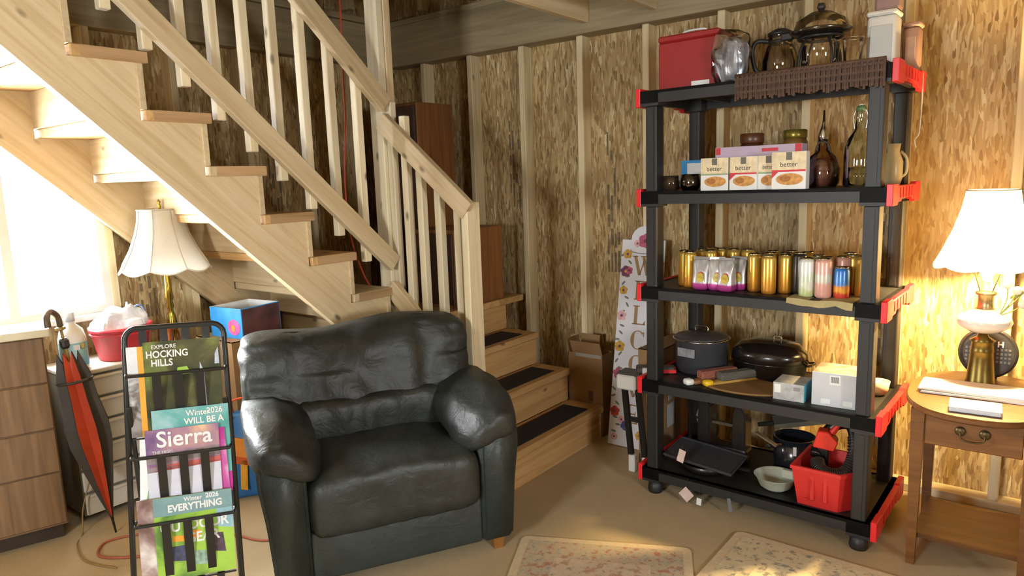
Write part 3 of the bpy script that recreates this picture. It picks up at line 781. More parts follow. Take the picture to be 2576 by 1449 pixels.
p0 = make_can('drink_can', PINKC, CR*1.08, CH-.004, 'pink and green drink can beside the white and green can', SP(.752, .072, 2))
copy_tree(p0, SP(.80, .165, 2, 2.), 'pink drink can behind the small blue and red can')
make_can('drink_can', BLUEC, CR*1.0, .122, 'short blue, yellow and red drink can on the paper sheet', SP(.815, .085, 2))
def pouch():
    m = can_mat('pouch_print', [(.0, srgb('a83a84')), (.22, srgb('b8458f')), (.27, srgb('c6c3c1')), (1, srgb('a5a4a2'))], rough=.3, metal=.35, noise_amt=.04)
    o = thing('drink_pouch', 'silver and magenta drink pouch, first beside the golden cans', 'pouch', SP(.262, .055, 2), 'silver and magenta drink pouches')
    def f(p):
        t = (p.z+.066)/.132; p.y *= 1-.85*t**2; p.y += .006*noise.noise(Vector((p.x*50, 0, p.z*30))); p.x *= .92+.1*abs(2*t-1)
        return p
    obj('pouch_body', pillow(.036, .03, .066, 6, 9, f), m, o, T(0, 0, .066), smooth=True)
    obj('fruit_print', prism(disc(.004, .055, .017, .02, 12), -.0285, -.0265), mat('fruit_print', 'b9a23e', .4, var=.3, scale=90), o)
    obj('fruit_print', prism(disc(.006, .068, .012, .012, 12), -.0275, -.0245), mat('red_fruit_print', 'b5523a', .4), o)
    obj('top_seal', box(-.035, .035, -.002, .002, .128, .142), mat('silver_foil', 'a9a8a6', .3, .6), o)
    return o
pc = pouch()
for u, v, rz, lab in ((.325, .065, .25, 'silver and magenta drink pouch, second from the golden cans'), (.375, .05, -.1, 'silver and magenta drink pouch, third and frontmost of its row'), (.402, .115, .0, 'silver and magenta drink pouch, last before the single golden can')):
    copy_tree(pc, SP(u, v, 2, rz), lab)
o = thing('paper_sheet', 'cream paper sheet under the cans, drooping over the shelf edge', 'paper', SP(.78, .0, 2, 0, -.0004))
bm = bmesh.new(); grid = []
for i in range(13):
    x = -.14+.02*i
    grid.append([bm.verts.new((x, y, z+.003*math.sin(x*40))) for y, z in ((-.012+.006*math.sin(i), -.018-.008*abs(math.sin(i*.7))), (-.008, .0015), (.04, .0015), (.2, .0015))])
for p, q in zip(grid, grid[1:]):
    for k in range(3): bm.faces.new((p[k], q[k], q[k+1], p[k+1]))
bmesh.ops.solidify(bm, geom=bm.faces[:], thickness=.001)
bpy.data.objects.remove(o)
tag(obj('paper_sheet', bm, mat('cream_paper', 'd6c690', .8, var=.05), None, SP(.78, .0, 2, 0, .0)), 'cream paper sheet under the cans, drooping over the shelf edge', 'paper')

# --- fourth shelf: cookware and boxes
def stock_pot():
    o = thing('stock_pot', 'dark grey enamel stock pot with a lid and wire handle', 'pot', SP(.155, .30, 1))
    G = mat('dark_grey_enamel', '45464a', .35, .2, coat=.3); r = .125
    obj('body', lathe([(r*.9, 0), (r*.95, .01), (r, .15), (r*1.03, .155)], 36), G, o, smooth=True)
    obj('rim', tube([(r*1.03*math.cos(a*.1745), r*1.03*math.sin(a*.1745), .157) for a in range(36)], .004, 6, closed=True), SILVER, o, smooth=True)
    obj('lid', lathe([(r*1.02, .158), (r*.95, .168), (r*.5, .182), (0, .186)], 36), mat('lid_grey_enamel', '4d4743', .4, .2), o, smooth=True)
    obj('lid_handle', tube(smoothpath([(-.03, 0, .183), (-.028, 0, .21), (.028, 0, .21), (.03, 0, .183)], 3), .004, 6), SILVER, o, smooth=True)
    obj('sticker', box(-.045, .045, -.003, 0, .085, .125), mat('grey_sticker', '8c8c90', .4, var=.3, scale=60), o, T(-.02, -r*.985, 0) @ RZ(-.15))
stock_pot()
def roaster():
    o = thing('roasting_pan', 'large oval black roasting pan with domed lid', 'pan', SP(.455, .30, 1, 0, .002))
    B = mat('black_enamel', '1a1511', .25, coat=.5)
    obj('pan', lathe([(.13, 0), (.155, .02), (.165, .075), (.172, .08)], 36, sy=.78), B, o, smooth=True)
    obj('lid', lathe([(.172, .081), (.165, .12), (.13, .155), (.06, .168), (0, .17)], 36, sy=.78), B, o, smooth=True)
    obj('knob', tube(smoothpath([(.02, 0, .168), (.022, 0, .188), (.05, 0, .188), (.052, 0, .166)], 3), .004, 6), SILVER, o)
    obj('side_handle', tube(smoothpath([(.165, -.03, .075), (.19, -.03, .08), (.19, .03, .08), (.165, .03, .075)], 3), .005, 6), B, o)
roaster()
tag(obj('serving_board', lathe([(.19, 0), (.195, .004), (.19, .009)], 36, sy=.62, M=T(0, 0, 0)), mat('pale_brown_board', '7d5c33', .5), None, SP(.42, .135, 1)), 'oval brown wooden board in front of the roasting pan', 'board')
bpy.data.objects['roasting_pan'].matrix_basis = SP(.455, .36, 1)
def brush(name, u, v, rz, m1, m2, lab):
    o = thing(name, lab, 'brush', SP(u, v, 1, rz))
    obj('handle', box(-.022, .022, -.01, .22, 0, .02, .008, seg=2), m1, o, smooth=True)
    obj('bristles', box(-.024, .024, .03, .22, .018, .055, .006), m2, o)
    obj('end_cap', box(-.021, .021, -.045, -.005, .0, .028, .01, seg=2), PRW if name == 'scrub_brush' else mat('yellow_plastic', 'e0b51e', .4), o, smooth=True)
brush('scrub_brush', .225, .06, -.55, mat('brown_wood_handle', '8a5a34', .5), mat('red_brown_bristles', '8c5543', .9, var=.3, scale=160), 'brown scrubbing brush with a white end')
brush('duster', .305, .085, -.6, mat('yellow_wood_handle', 'a8853a', .5), mat('grey_bristles', '57554c', .9, var=.3, scale=160), 'grey brush with a bright yellow end')
o = thing('small_carton', 'small grey and white carton with a blue end', 'box', SP(.64, .045, 1, .04))
obj('carton', box(-.06, .06, 0, .13, 0, .072, .001), mat('grey_white_print', 'a9a9a6', .5, var=.25, scale=30), o); obj('blue_end', box(.06, .0612, 0, .13, 0, .072), mat('cyan_print', '56b2cf', .5), o)
flat(o, rect(-.055, -.03, .03, .065), PRW, -.0005); flat(o, rect(.02, .045, .045, .06), mat('grey_print2', '7f7f7c', .5), -.0005)
o = thing('white_carton', 'white carton with red print on top and a barcode', 'box', SP(.812, .06, 1, .06))
obj('carton', box(-.085, .085, 0, .16, 0, .135, .001), mat('white_carton_card', 'bfc0c2', .5, var=.05), o)
obj('top_print', box(-.083, .083, .004, .158, .1352, .1358), mat('red_cream_print', 'cf9a8a', .5, var=.5, scale=22), o)
flat(o, rect(-.02, .02, .09, .128), PRW, -.0004, 'barcode_label')
bm = bmesh.new()
for k in range(9): box(-.015+k*.0034, -.015+k*.0034+.0016, -.0016, -.001, .098, .122, bm=bm)
obj('barcode', bm, INKD, o)
for x in (-.05, .03): flat(o, rect(x, x+.035, .01, .03), PRW, -.0004)
o = thing('white_bowl', 'small white bowl between the white carton and the corner post', 'bowl', SP(.915, .32, 1))
obj('bowl', lathe([(.02, 0), (.035, .02), (.042, .06), (.039, .06), (.03, .02), (0, .01)], 22), mat('cream_china', 'd9cfb8', .3), o, smooth=True)
o = thing('kitchen_scale', 'red-edged grey folded gadget sticking out past the shelf post', 'gadget', SP(.03, .16, 1, .5))
obj('body', box(-.13, .05, -.03, .03, 0, .03, .006), mat('grey_plastic', '4a4640', .5), o); obj('red_edge', box(-.02, .055, -.032, .032, .005, .02), REDPL, o); obj('white_block', box(-.10, -.04, -.045, -.031, .0, .03), PRW, o)

# --- bottom shelf
BLK = mat('black_nonstick', '171513', .35, coat=.25); DKG = mat('dark_grey_plastic', '37363a', .5)
def waffle_iron():
    o = thing('upright_grill', 'black double grill plates standing upright in their holder', 'grill', SP(.255, .31, 0))
    for x in (-.075, .095):
        pts = [(x-.03, 0), (x+.034, 0), (x+.034, .22), (x+.028, .255), (x+.01, .275), (x-.012, .272), (x-.026, .25), (x-.03, .21)]
        bm = prism(pts, -.04, .04); bmesh.ops.bevel(bm, geom=bm.edges[:], offset=.006, segments=2, affect='EDGES'); obj('plate', bm, BLK, o, smooth=False)
    obj('holder', box(-.11, .135, -.045, .045, 0, .075, .015, seg=2), BLK, o); obj('cross_bar', box(-.05, .065, -.012, .012, .165, .178), mat('grey_steel', '6f6b62', .35, .8), o)
waffle_iron()
o = thing('black_bag', 'crumpled black bag with silvery tags behind the grey tray', 'bag', SP(.115, .425, 0))
obj('bag', pillow(.07, .055, .145, 2.8, 10, lambda p: p*(1+.22*noise.noise(p*13))), mat('black_film', '141312', .35, var=.2), o, T(0, 0, .14), smooth=True)
obj('tag', box(-.012, .014, -.001, 0, 0, .045, M=RY(.3)), mat('silver_foil', 'a9a8a6'), o, T(.0, -.066, .16)); obj('tag', box(-.012, .012, -.001, 0, 0, .045, M=RY(-.4)), mat('silver_foil', 'a9a8a6'), o, T(.02, -.066, .11))
o = thing('roasting_tray', 'flat dark grey tray tilted over the black pans', 'tray', SP(.25, .13, 0, .0, .055) @ RX(.1) @ RY(.08))
bm = box(-.16, .16, -.09, .12, 0, .012, .004); obj('plate', bm, DKG, o); obj('rim', tube([(-.16, -.09, .012), (.16, -.09, .012), (.16, .1, .012), (-.16, .1, .012)], .005, 6, closed=True), DKG, o)
o = thing('frying_pan', 'black frying pan lying at the front under the grey tray', 'pan', SP(.25, .15, 0))
obj('pan', lathe([(.10, 0), (.125, .045), (.12, .045), (.097, .006), (0, .006)], 30), BLK, o, smooth=True); obj('handle', box(.12, .21, -.012, .012, .03, .042, .004), BLK, o)
o = thing('griddle_plate', 'long dark griddle with pale edge leaning diagonally', 'griddle', SP(.62, .45, 0, 0, .21) @ RY(-.30))
obj('plate', box(-.17, .17, -.012, .012, -.015, .05, .003), mat('grey_griddle', '3f3d36', .4, .4), o); obj('edge_strip', box(-.168, .168, -.016, -.0125, -.017, .004), mat('worn_steel', '8e8875', .35, .8), o)
obj('handle', box(-.25, -.17, -.008, .008, .0, .02, .003), BLK, o)
tag(obj('steel_handle', box(-.05, .05, -.012, .012, -.004, .004, .002, M=RY(.45)), mat('worn_steel', '8e8875'), None, SP(.515, .17, 0, 0, .19)), 'flat steel pan handle sticking out of the dark cookware', 'handle')
o = thing('saucepan', 'dark blue-black saucepan with a white price tag', 'pan', SP(.585, .33, 0))
obj('pan', lathe([(.07, 0), (.085, .02), (.09, .17), (.086, .17), (.08, .02), (0, .01)], 28), mat('blue_black_enamel', '1d2026', .2, coat=.6), o, smooth=True); obj('price_tag', box(-.006, .008, -.092, -.0905, .11, .15, M=RZ(.3)), PRW, o)
obj('handle', tube([(-.02, -.088, .15), (-.06, -.19, .17)], .009, 8), BLK, o)
o = thing('mixing_bowl', 'pale green-white plastic bowl beside the red bin', 'bowl', SP(.575, .12, 0))
PB = mat('pale_plastic', 'b9bfae', .45, var=.04)
obj('bowl', lathe([(.045, 0), (.065, .015), (.085, .06), (.09, .062), (.084, .058), (.06, .018), (0, .012)], 32), PB, o, smooth=True)
obj('bracket', box(.02, .075, -.002, .03, .05, .088, .006), PB, o)
def red_bin():
    o = thing('storage_bin', 'red open plastic bin at the end of the bottom shelf', 'bin', SP(.79, .145, 0))
    RP = mat('bright_red_bin', 'c22a26', .45, var=.05)
    bm = bmesh.new()
    def ring(w, d, z): return [bm.verts.new(p) for p in ((-w, -d, z), (w*.55, -d, z), (w, -d*.45, z), (w, d, z), (-w, d, z))]
    r = [ring(.098, .11, 0), ring(.118, .13, .15), ring(.124, .136, .152), ring(.124, .136, .166), ring(.112, .124, .166), ring(.094, .106, .008)]
    for p, q in zip(r, r[1:]):
        for k in range(5): bm.faces.new((p[k], p[(k+1) % 5], q[(k+1) % 5], q[k]))
    bm.faces.new(r[0][::-1]); bm.faces.new(r[-1]); bmesh.ops.recalc_face_normals(bm, faces=bm.faces)
    obj('tub', bm, RP, o)
    for x in (-.05, .0): obj('rib', box(x, x+.02, -.128, -.112, .03, .14, .004), RP, o)
    obj('label_holder', tube(smoothpath([(-.085, -.117, .03), (-.06, -.12, .03), (-.045, -.124, .06), (-.045, -.13, .12)], 4), .003, 6), RP, o)
    return o
red_bin()
o = thing('tool_battery', 'red power tool sitting in the red bin on the hose', 'tool', SP(.765, .15, 0, .2, .17))
REDT = mat('orange_red_plastic', 'e2301f', .4)
bm = prism([(-.05, .05), (.03, .04), (.045, .08), (.01, .12), (-.03, .12)], -.03, .03); bmesh.ops.bevel(bm, geom=bm.edges[:], offset=.004, segments=1, affect='EDGES')
obj('housing', bm, REDT, o); obj('trigger', tube([(.02, 0, .11), (.05, 0, .16)], [.014, .008], 8), REDT, o); obj('grip', box(-.03, .01, -.015, .015, -.04, .05, .004), BLK, o)
def hose():
    pts = []
    for k in range(40):
        a = k*.34; pts.append((.055*math.cos(a)+.01*math.sin(k), .07*math.sin(a), .012*k*.11+.02*math.sin(a*.5)))
    b = tube(smoothpath([(-.06, -.05, .02), (-.04, -.08, .0), (.0, -.09, -.01), (.05, -.07, .0), (.07, -.02, .05), (.06, .03, .12), (.03, .06, .16), (-.03, .06, .14), (-.07, .03, .07), (-.075, -.02, .03)], 10), .024, 12)
    for i, v in enumerate(b.verts):
        if (i//12) % 2: pass
    o = thing('vacuum_hose', 'black ribbed hose coiled in the red bin', 'hose', SP(.805, .15, 0, 0, .15))
    obj('hose', b, BLK, o, smooth=True)
    path = smoothpath([(-.06, -.05, .02), (-.04, -.08, .0), (.0, -.09, -.01), (.05, -.07, .0), (.07, -.02, .05), (.06, .03, .12)], 7)
    rib = bmesh.new()
    for a, c in zip(path, path[1:]):
        d = (c-a).normalized(); q = d.to_track_quat('Z', 'Y').to_matrix().to_4x4()
        lathe([(.024, -.003), (.028, -.002), (.028, .002), (.024, .003)], 14, bm=rib, M=Matrix.Translation((a+c)/2) @ q)
    obj('ribs', rib, mat('dark_brown_rubber', '2c2722', .4), o)
hose()
# tags dangling off the bottom shelf
PINKP = mat('pale_pink_paper', 'cfb6ae', .7)
def hang_tag(u, z, w, h, rz, m, lab, l):
    o = thing('hanging_tag', lab, 'tag', SP(u, -.008, z))
    obj('paper', box(-w, w, -.0006, .0006, -h, h, M=RY(rz)), m, o); obj('string', tube([(0, 0, h*.8), (.004, .004, h+l)], .0008, 5), INKD, o)
hang_tag(.20, .225, .016, .03, .25, PINKP, 'pale pink ribbon tag hanging from the pan handle', .02)
hang_tag(.225, .05, .026, .026, .7, PINKP, 'pale pink diamond-shaped paper tag below the bottom shelf', .05)
hang_tag(.285, .032, .011, .016, .1, PRW, 'small white price tag hanging below the bottom shelf', .06)
hang_tag(.425, .055, .008, .03, -.15, mat('grey_film', '6e7274', .3), 'thin strip of grey film hanging below the shelf', .03)

# ------------------------------------------------------------------ side table with lamp
def side_table():
    o = thing('side_table', 'small oval oak side table with one drawer and a low shelf', 'table', T(-.157, 3.005, 0))
    n = 48
    def oval(a, b, e=2.4): return [(a*abs(math.cos(t))**(2/e)*math.copysign(1, math.cos(t)), b*abs(math.sin(t))**(2/e)*math.copysign(1, math.sin(t))) for t in (2*math.pi*k/n for k in range(n))]
    bm = bmesh.new(); rings = []
    for s, z in ((.975, .606), (1, .612), (1, .624), (.985, .63)):
        rings.append([bm.verts.new((x*s, y*s, z)) for x, y in oval(.228, .325)])
    for p, q in zip(rings, rings[1:]):
        for k in range(n): bm.faces.new((p[k], p[(k+1) % n], q[(k+1) % n], q[k]))
    bm.faces.new(rings[0][::-1]); bm.faces.new(rings[-1])
    obj('table_top', bm, OAKTABLE, o)
    for sx in (-1, 1):
        for sy in (-1, 1):
            bm = lathe([(.020, 0), (.031, .606)], 4, M=RZ(math.pi/4))
            obj('leg', bm, OAKTABLE, o, T(sx*.168, sy*.195, 0) @ Matrix.Identity(4))
    obj('side_apron', box(-.165, -.150, -.175, .175, .475, .606), OAKTABLE, o); obj('side_apron', box(.150, .165, -.175, .175, .475, .606), OAKTABLE, o)
    obj('back_apron', box(-.15, .15, .185, .2, .475, .606), OAKTABLE, o)
    d = obj('drawer_front', box(-.145, .145, -.212, -.19, .478, .60, .003), OAKTABLE, o)
    BR = mat('aged_brass', '5a4a2c', .4, .7)
    for x in (-.036, .036): obj('rosette', lathe([(.018, 0), (.016, .005), (.006, .008), (0, .008)], 14, M=RX(math.pi/2)), BR, d, T(x, -.212, .545), smooth=True)
    obj('bail_pull', tube(smoothpath([(-.036, -.222, .545), (-.032, -.226, .522), (0, -.228, .515), (.032, -.226, .522), (.036, -.222, .545)], 4), .003, 7), BR, d, smooth=True)
    # low shelf with a curved back edge
    bm = bmesh.new(); a = []; b = []
    for k in range(17):
        x = -.165+.33*k/16; y = .19-.05*math.sin(math.pi*k/16)
        a.append((x, y))
    poly = [(-.165, -.185), (.165, -.185)]+a[::-1]
    lo = [bm.verts.new((x, y, .10)) for x, y in poly]; hi = [bm.verts.new((x, y, .118)) for x, y in poly]
    bm.faces.new(lo[::-1]); bm.faces.new(hi)
    for k in range(len(poly)): bm.faces.new((lo[k], lo[(k+1) % len(poly)], hi[(k+1) % len(poly)], hi[k]))
    obj('low_shelf', bm, OAKTABLE, o)
side_table()
LAMP_W = 230.0
def table_lamp():
    o = thing('table_lamp', 'lit table lamp with white shade, milk glass bowl and brass base', 'lamp', T(-.166, 3.155, .63))
    BRS = mat('antique_brass', '6a5a2c', .35, .85, var=.25)
    obj('pitcher_base', lathe([(.048, 0), (.05, .008), (.047, .014), (.04, .10), (.038, .125), (.04, .13), (.038, .136), (.036, .165), (.043, .172), (.02, .186), (.014, .20)], 28), BRS, o, smooth=True)
    obj('glass_bowl', lathe([(.014, .20), (.05, .207), (.085, .228), (.092, .245), (.085, .265), (.05, .285), (.032, .295)], 32), mat('milk_glass', 'f0eee8', .15, coat=.6, var=.01), o, smooth=True)
    obj('burner', lathe([(.03, .295), (.026, .30), (.026, .345), (.034, .35), (.034, .358), (.012, .362)], 20), mat('worn_nickel', 'a89a78', .35, .8, var=.3, scale=80), o, smooth=True)
    obj('harp', tube(smoothpath([(-.02, 0, .36), (-.05, 0, .5), (-.03, 0, .68), (0, 0, .735), (.03, 0, .68), (.05, 0, .5), (.02, 0, .36)], 6), .002, 6), BRS, o)
    n = 72
    sh = obj('lamp_shade', lathe([(.178, .462), (.150, .52), (.118, .60), (.095, .68), (.084, .742)], n, cap=False, fz=lambda a, i: -.012*abs(math.sin(a*4)) if i == 0 else 0), shade_mat('lit_white_shade', 'f3ecdc', .55), o, smooth=True)
    obj('shade_trim', tube([(.084*math.cos(k*math.pi/18), .084*math.sin(k*math.pi/18), .742) for k in range(36)], .003, 6, closed=True), mat('shade_ribbon', 'e8e0cc', .7), sh)
    e = bpy.data.materials.new('lit_bulb_glass'); e.use_nodes = True
    b = e.node_tree.nodes['Principled BSDF']; b.inputs['Emission Color'].default_value = (1, .78, .45, 1); b.inputs['Emission Strength'].default_value = 30
    obj('bulb', lathe([(.012, .40), (.028, .44), (.03, .465), (.02, .49), (0, .496)], 16), e, o, smooth=True)
    l = bpy.data.lights.new('bulb_light', 'POINT'); l.energy = LAMP_W; l.color = (1.0, .70, .30); l.shadow_soft_size = .03
    lo = bpy.data.objects.new('bulb_light', l); C.objects.link(lo); lo.parent = o; lo.location = (0, 0, .545)
table_lamp()
def sprig():
    o = thing('flower_sprig', 'white artificial flower sprig tucked behind the lamp burner', 'flower', T(-.10, 3.13, .885))
    ST = mat('sprig_green', '8fa05a', .6); PT = mat('white_petal', 'efeee6', .6, var=.02)
    for k, (x, z) in enumerate(((.03, .12), (.06, .13), (-.0, .14), (.05, .07))):
        obj('stem', tube(smoothpath([(-.02, 0, .02), (x*.4, -.005, z*.6), (x, -.01, z)], 4), .0022, 6), ST, o)
        obj('flower', pillow(.016, .013, .016, 2.0, 4), PT, o, T(x, -.012, z) @ RY(.4*k), smooth=True)
    for x, z in ((.025, .10), (.045, .115)): obj('leaf', pillow(.02, .003, .009, 2.0, 4), ST, o, T(x, .0, z) @ RY(-.6), smooth=True)
sprig()
def plaque():
    o = thing('round_plaque', 'round black plaque with raised lettering leaning behind the lamp base', 'plaque', T(-.152, 3.245, .632) @ RX(-.14))
    K = mat('black_cast_iron', '2e2a24', .45, .3, bump=.1)
    obj('disc', lathe([(.094, -.008), (.1, -.004), (.1, .002), (.092, .006), (.084, .004), (0, .004)], 40, M=RX(math.pi/2)), K, o, T(0, 0, .1), smooth=False)
    LT = mat('worn_raised_letter', 'b0a795', .4, .3)
    text('H', .03, mat('white_letter', 'ece8dc', .5), o, T(.04, -.0058, .135) @ UPR, extrude=.001, bold=.001)
    bm = bmesh.new(); rnd = random.Random(4)
    for row in range(4):
        for side in (-1, 1):
            for k in range(4):
                x = side*(.032+.013*k); z = .115-.016*row
                if x*x+(z-.1)**2 < .0062: box(x-.004, x+.004, -.0068, -.0055, z-.005+rnd.uniform(0, .003), z+.005, bm=bm)
    obj('raised_marks', bm, mat('dull_raised_mark', '6b6455', .45, .3), o)
    obj('stand', box(-.035, .035, .008, .03, -.001, .02), K, o)
plaque()
o = thing('paper_stack', 'stack of white papers lying across the table in front of the lamp', 'papers', T(-.165, 3.01, .6305) @ RZ(.03))
for k, (dx, dy, r) in enumerate(((0, 0, 0), (.004, -.006, .02), (-.006, .004, -.025), (.003, .0, .01))):
    obj('sheet', box(-.175, .165, -.085, .075, k*.005, k*.005+.0045), PRW if k % 2 else mat('warm_white_paper', 'e4e0d4', .7, var=.02), o, T(dx, dy, 0) @ RZ(r))
o = thing('note_pad', 'small white packet at the front edge of the oval table', 'packet', T(-.155, 2.79, .6305) @ RZ(.06))
obj('pad', box(-.075, .075, -.055, .055, 0, .016, .004, seg=2), mat('pale_blue_white', 'c6ccd0', .5, var=.04), o); obj('cover', box(-.076, .076, -.056, .056, .016, .018), PRW, o)

# ------------------------------------------------------------------ rugs
def rug_mat(name, base, cols, sc):
    m, nt, b = nodes_of(name)
    tc = N(nt, 'ShaderNodeTexCoord')
    n1 = N(nt, 'ShaderNodeTexNoise', Scale=sc, Detail=5.0, Roughness=.65); L(nt, tc, 'Object', n1, 'Vector')
    n2 = N(nt, 'ShaderNodeTexNoise', Scale=sc*1.7, Detail=3.0); mp = N(nt, 'ShaderNodeMapping'); mp.inputs['Location'].default_value = (4, 2, 7); L(nt, tc, 'Object', mp, 'Vector'); L(nt, mp, 'Vector', n2, 'Vector')
    r1 = ramp(nt, [(.0, srgb(cols[0])), (.38, srgb(cols[0])), (.46, srgb(base)), (.56, srgb(base)), (.66, srgb(cols[1]))]); L(nt, n1, 'Fac', r1, 'Fac')
    r2 = ramp(nt, [(.58, (0, 0, 0)), (.68, (1, 1, 1))]); L(nt, n2, 'Fac', r2, 'Fac')
    mx = N(nt, 'ShaderNodeMix', _data_type='RGBA'); L(nt, r2, 'Color', mx, 0); L(nt, r1, 'Color', mx, 6); mx.inputs[7].default_value = (*srgb(cols[2]), 1)
    nt.links.new(mx.outputs[2], b.inputs['Base Color'])
    n3 = N(nt, 'ShaderNodeTexNoise', Scale=300.0); L(nt, tc, 'Object', n3, 'Vector'); bp = N(nt, 'ShaderNodeBump', Strength=.4, Distance=.004); L(nt, n3, 'Fac', bp, 'Height'); L(nt, bp, 'Normal', b, 'Normal')
    b.inputs['Roughness'].default_value = .95
    return m
def rug(lab, M, w, l, h, field, band, edge, corner=.03):
    o = thing('area_rug', lab, 'rug', M)
    pts = []
    for cx, cy, a0_ in ((w-corner, -corner, 0), (corner, -corner, 90), (corner, -l+corner, 180), (w-corner, -l+corner, 270)):
        for k in range(4): a = R_(a0_+90-k*0+(-90)+30*k); pts.append((cx+corner*math.cos(a), cy+corner*math.sin(a)))
    bm = bmesh.new(); lo = [bm.verts.new((x, y, 0)) for x, y in pts]; hi = [bm.verts.new((x, y, h)) for x, y in pts]
    bm.faces.new(lo[::-1]); bm.faces.new(hi); n = len(pts)
    for k in range(n): bm.faces.new((lo[k], lo[(k+1) % n], hi[(k+1) % n], hi[k]))
    bmesh.ops.recalc_face_normals(bm, faces=bm.faces)
    obj('binding', bm, edge, o)
    e = .035
    obj('border_band', box(e, w-e, -l+e, -e, h, h+.0012), band, o)
    obj('field', box(e+.12, w-e-.12, -l+e+.12, -e-.12, h+.001, h+.0022), field, o)
BIND = mat('rug_binding', 'cbb794', .95, var=.1, scale=80)
rug('faded red and blue patterned rug with pale border near the armchair', T(-1.648, 2.15, 0) @ RZ(R_(25.5)), .68, .95, .006, rug_mat('rug_field_warm', 'c8b498', ('b08a70', 'cfbc9f', 'a08e78'), 22), rug_mat('rug_band_warm', 'bba98c', ('ab7a60', 'a5a291', '8a8e88'), 34), BIND)
rug('cream and charcoal patterned rug in front of the shelving', T(-.93, 2.672, 0) @ RZ(R_(-1)), 1.3, 1.15, .009, rug_mat('rug_field_cream', 'd8c9a4', ('8f8878', 'e0d2ae', '9a9282'), 18), rug_mat('rug_band_cream', 'cfbf9a', ('9a917e', 'd8c8a2', '85827a'), 26), BIND)

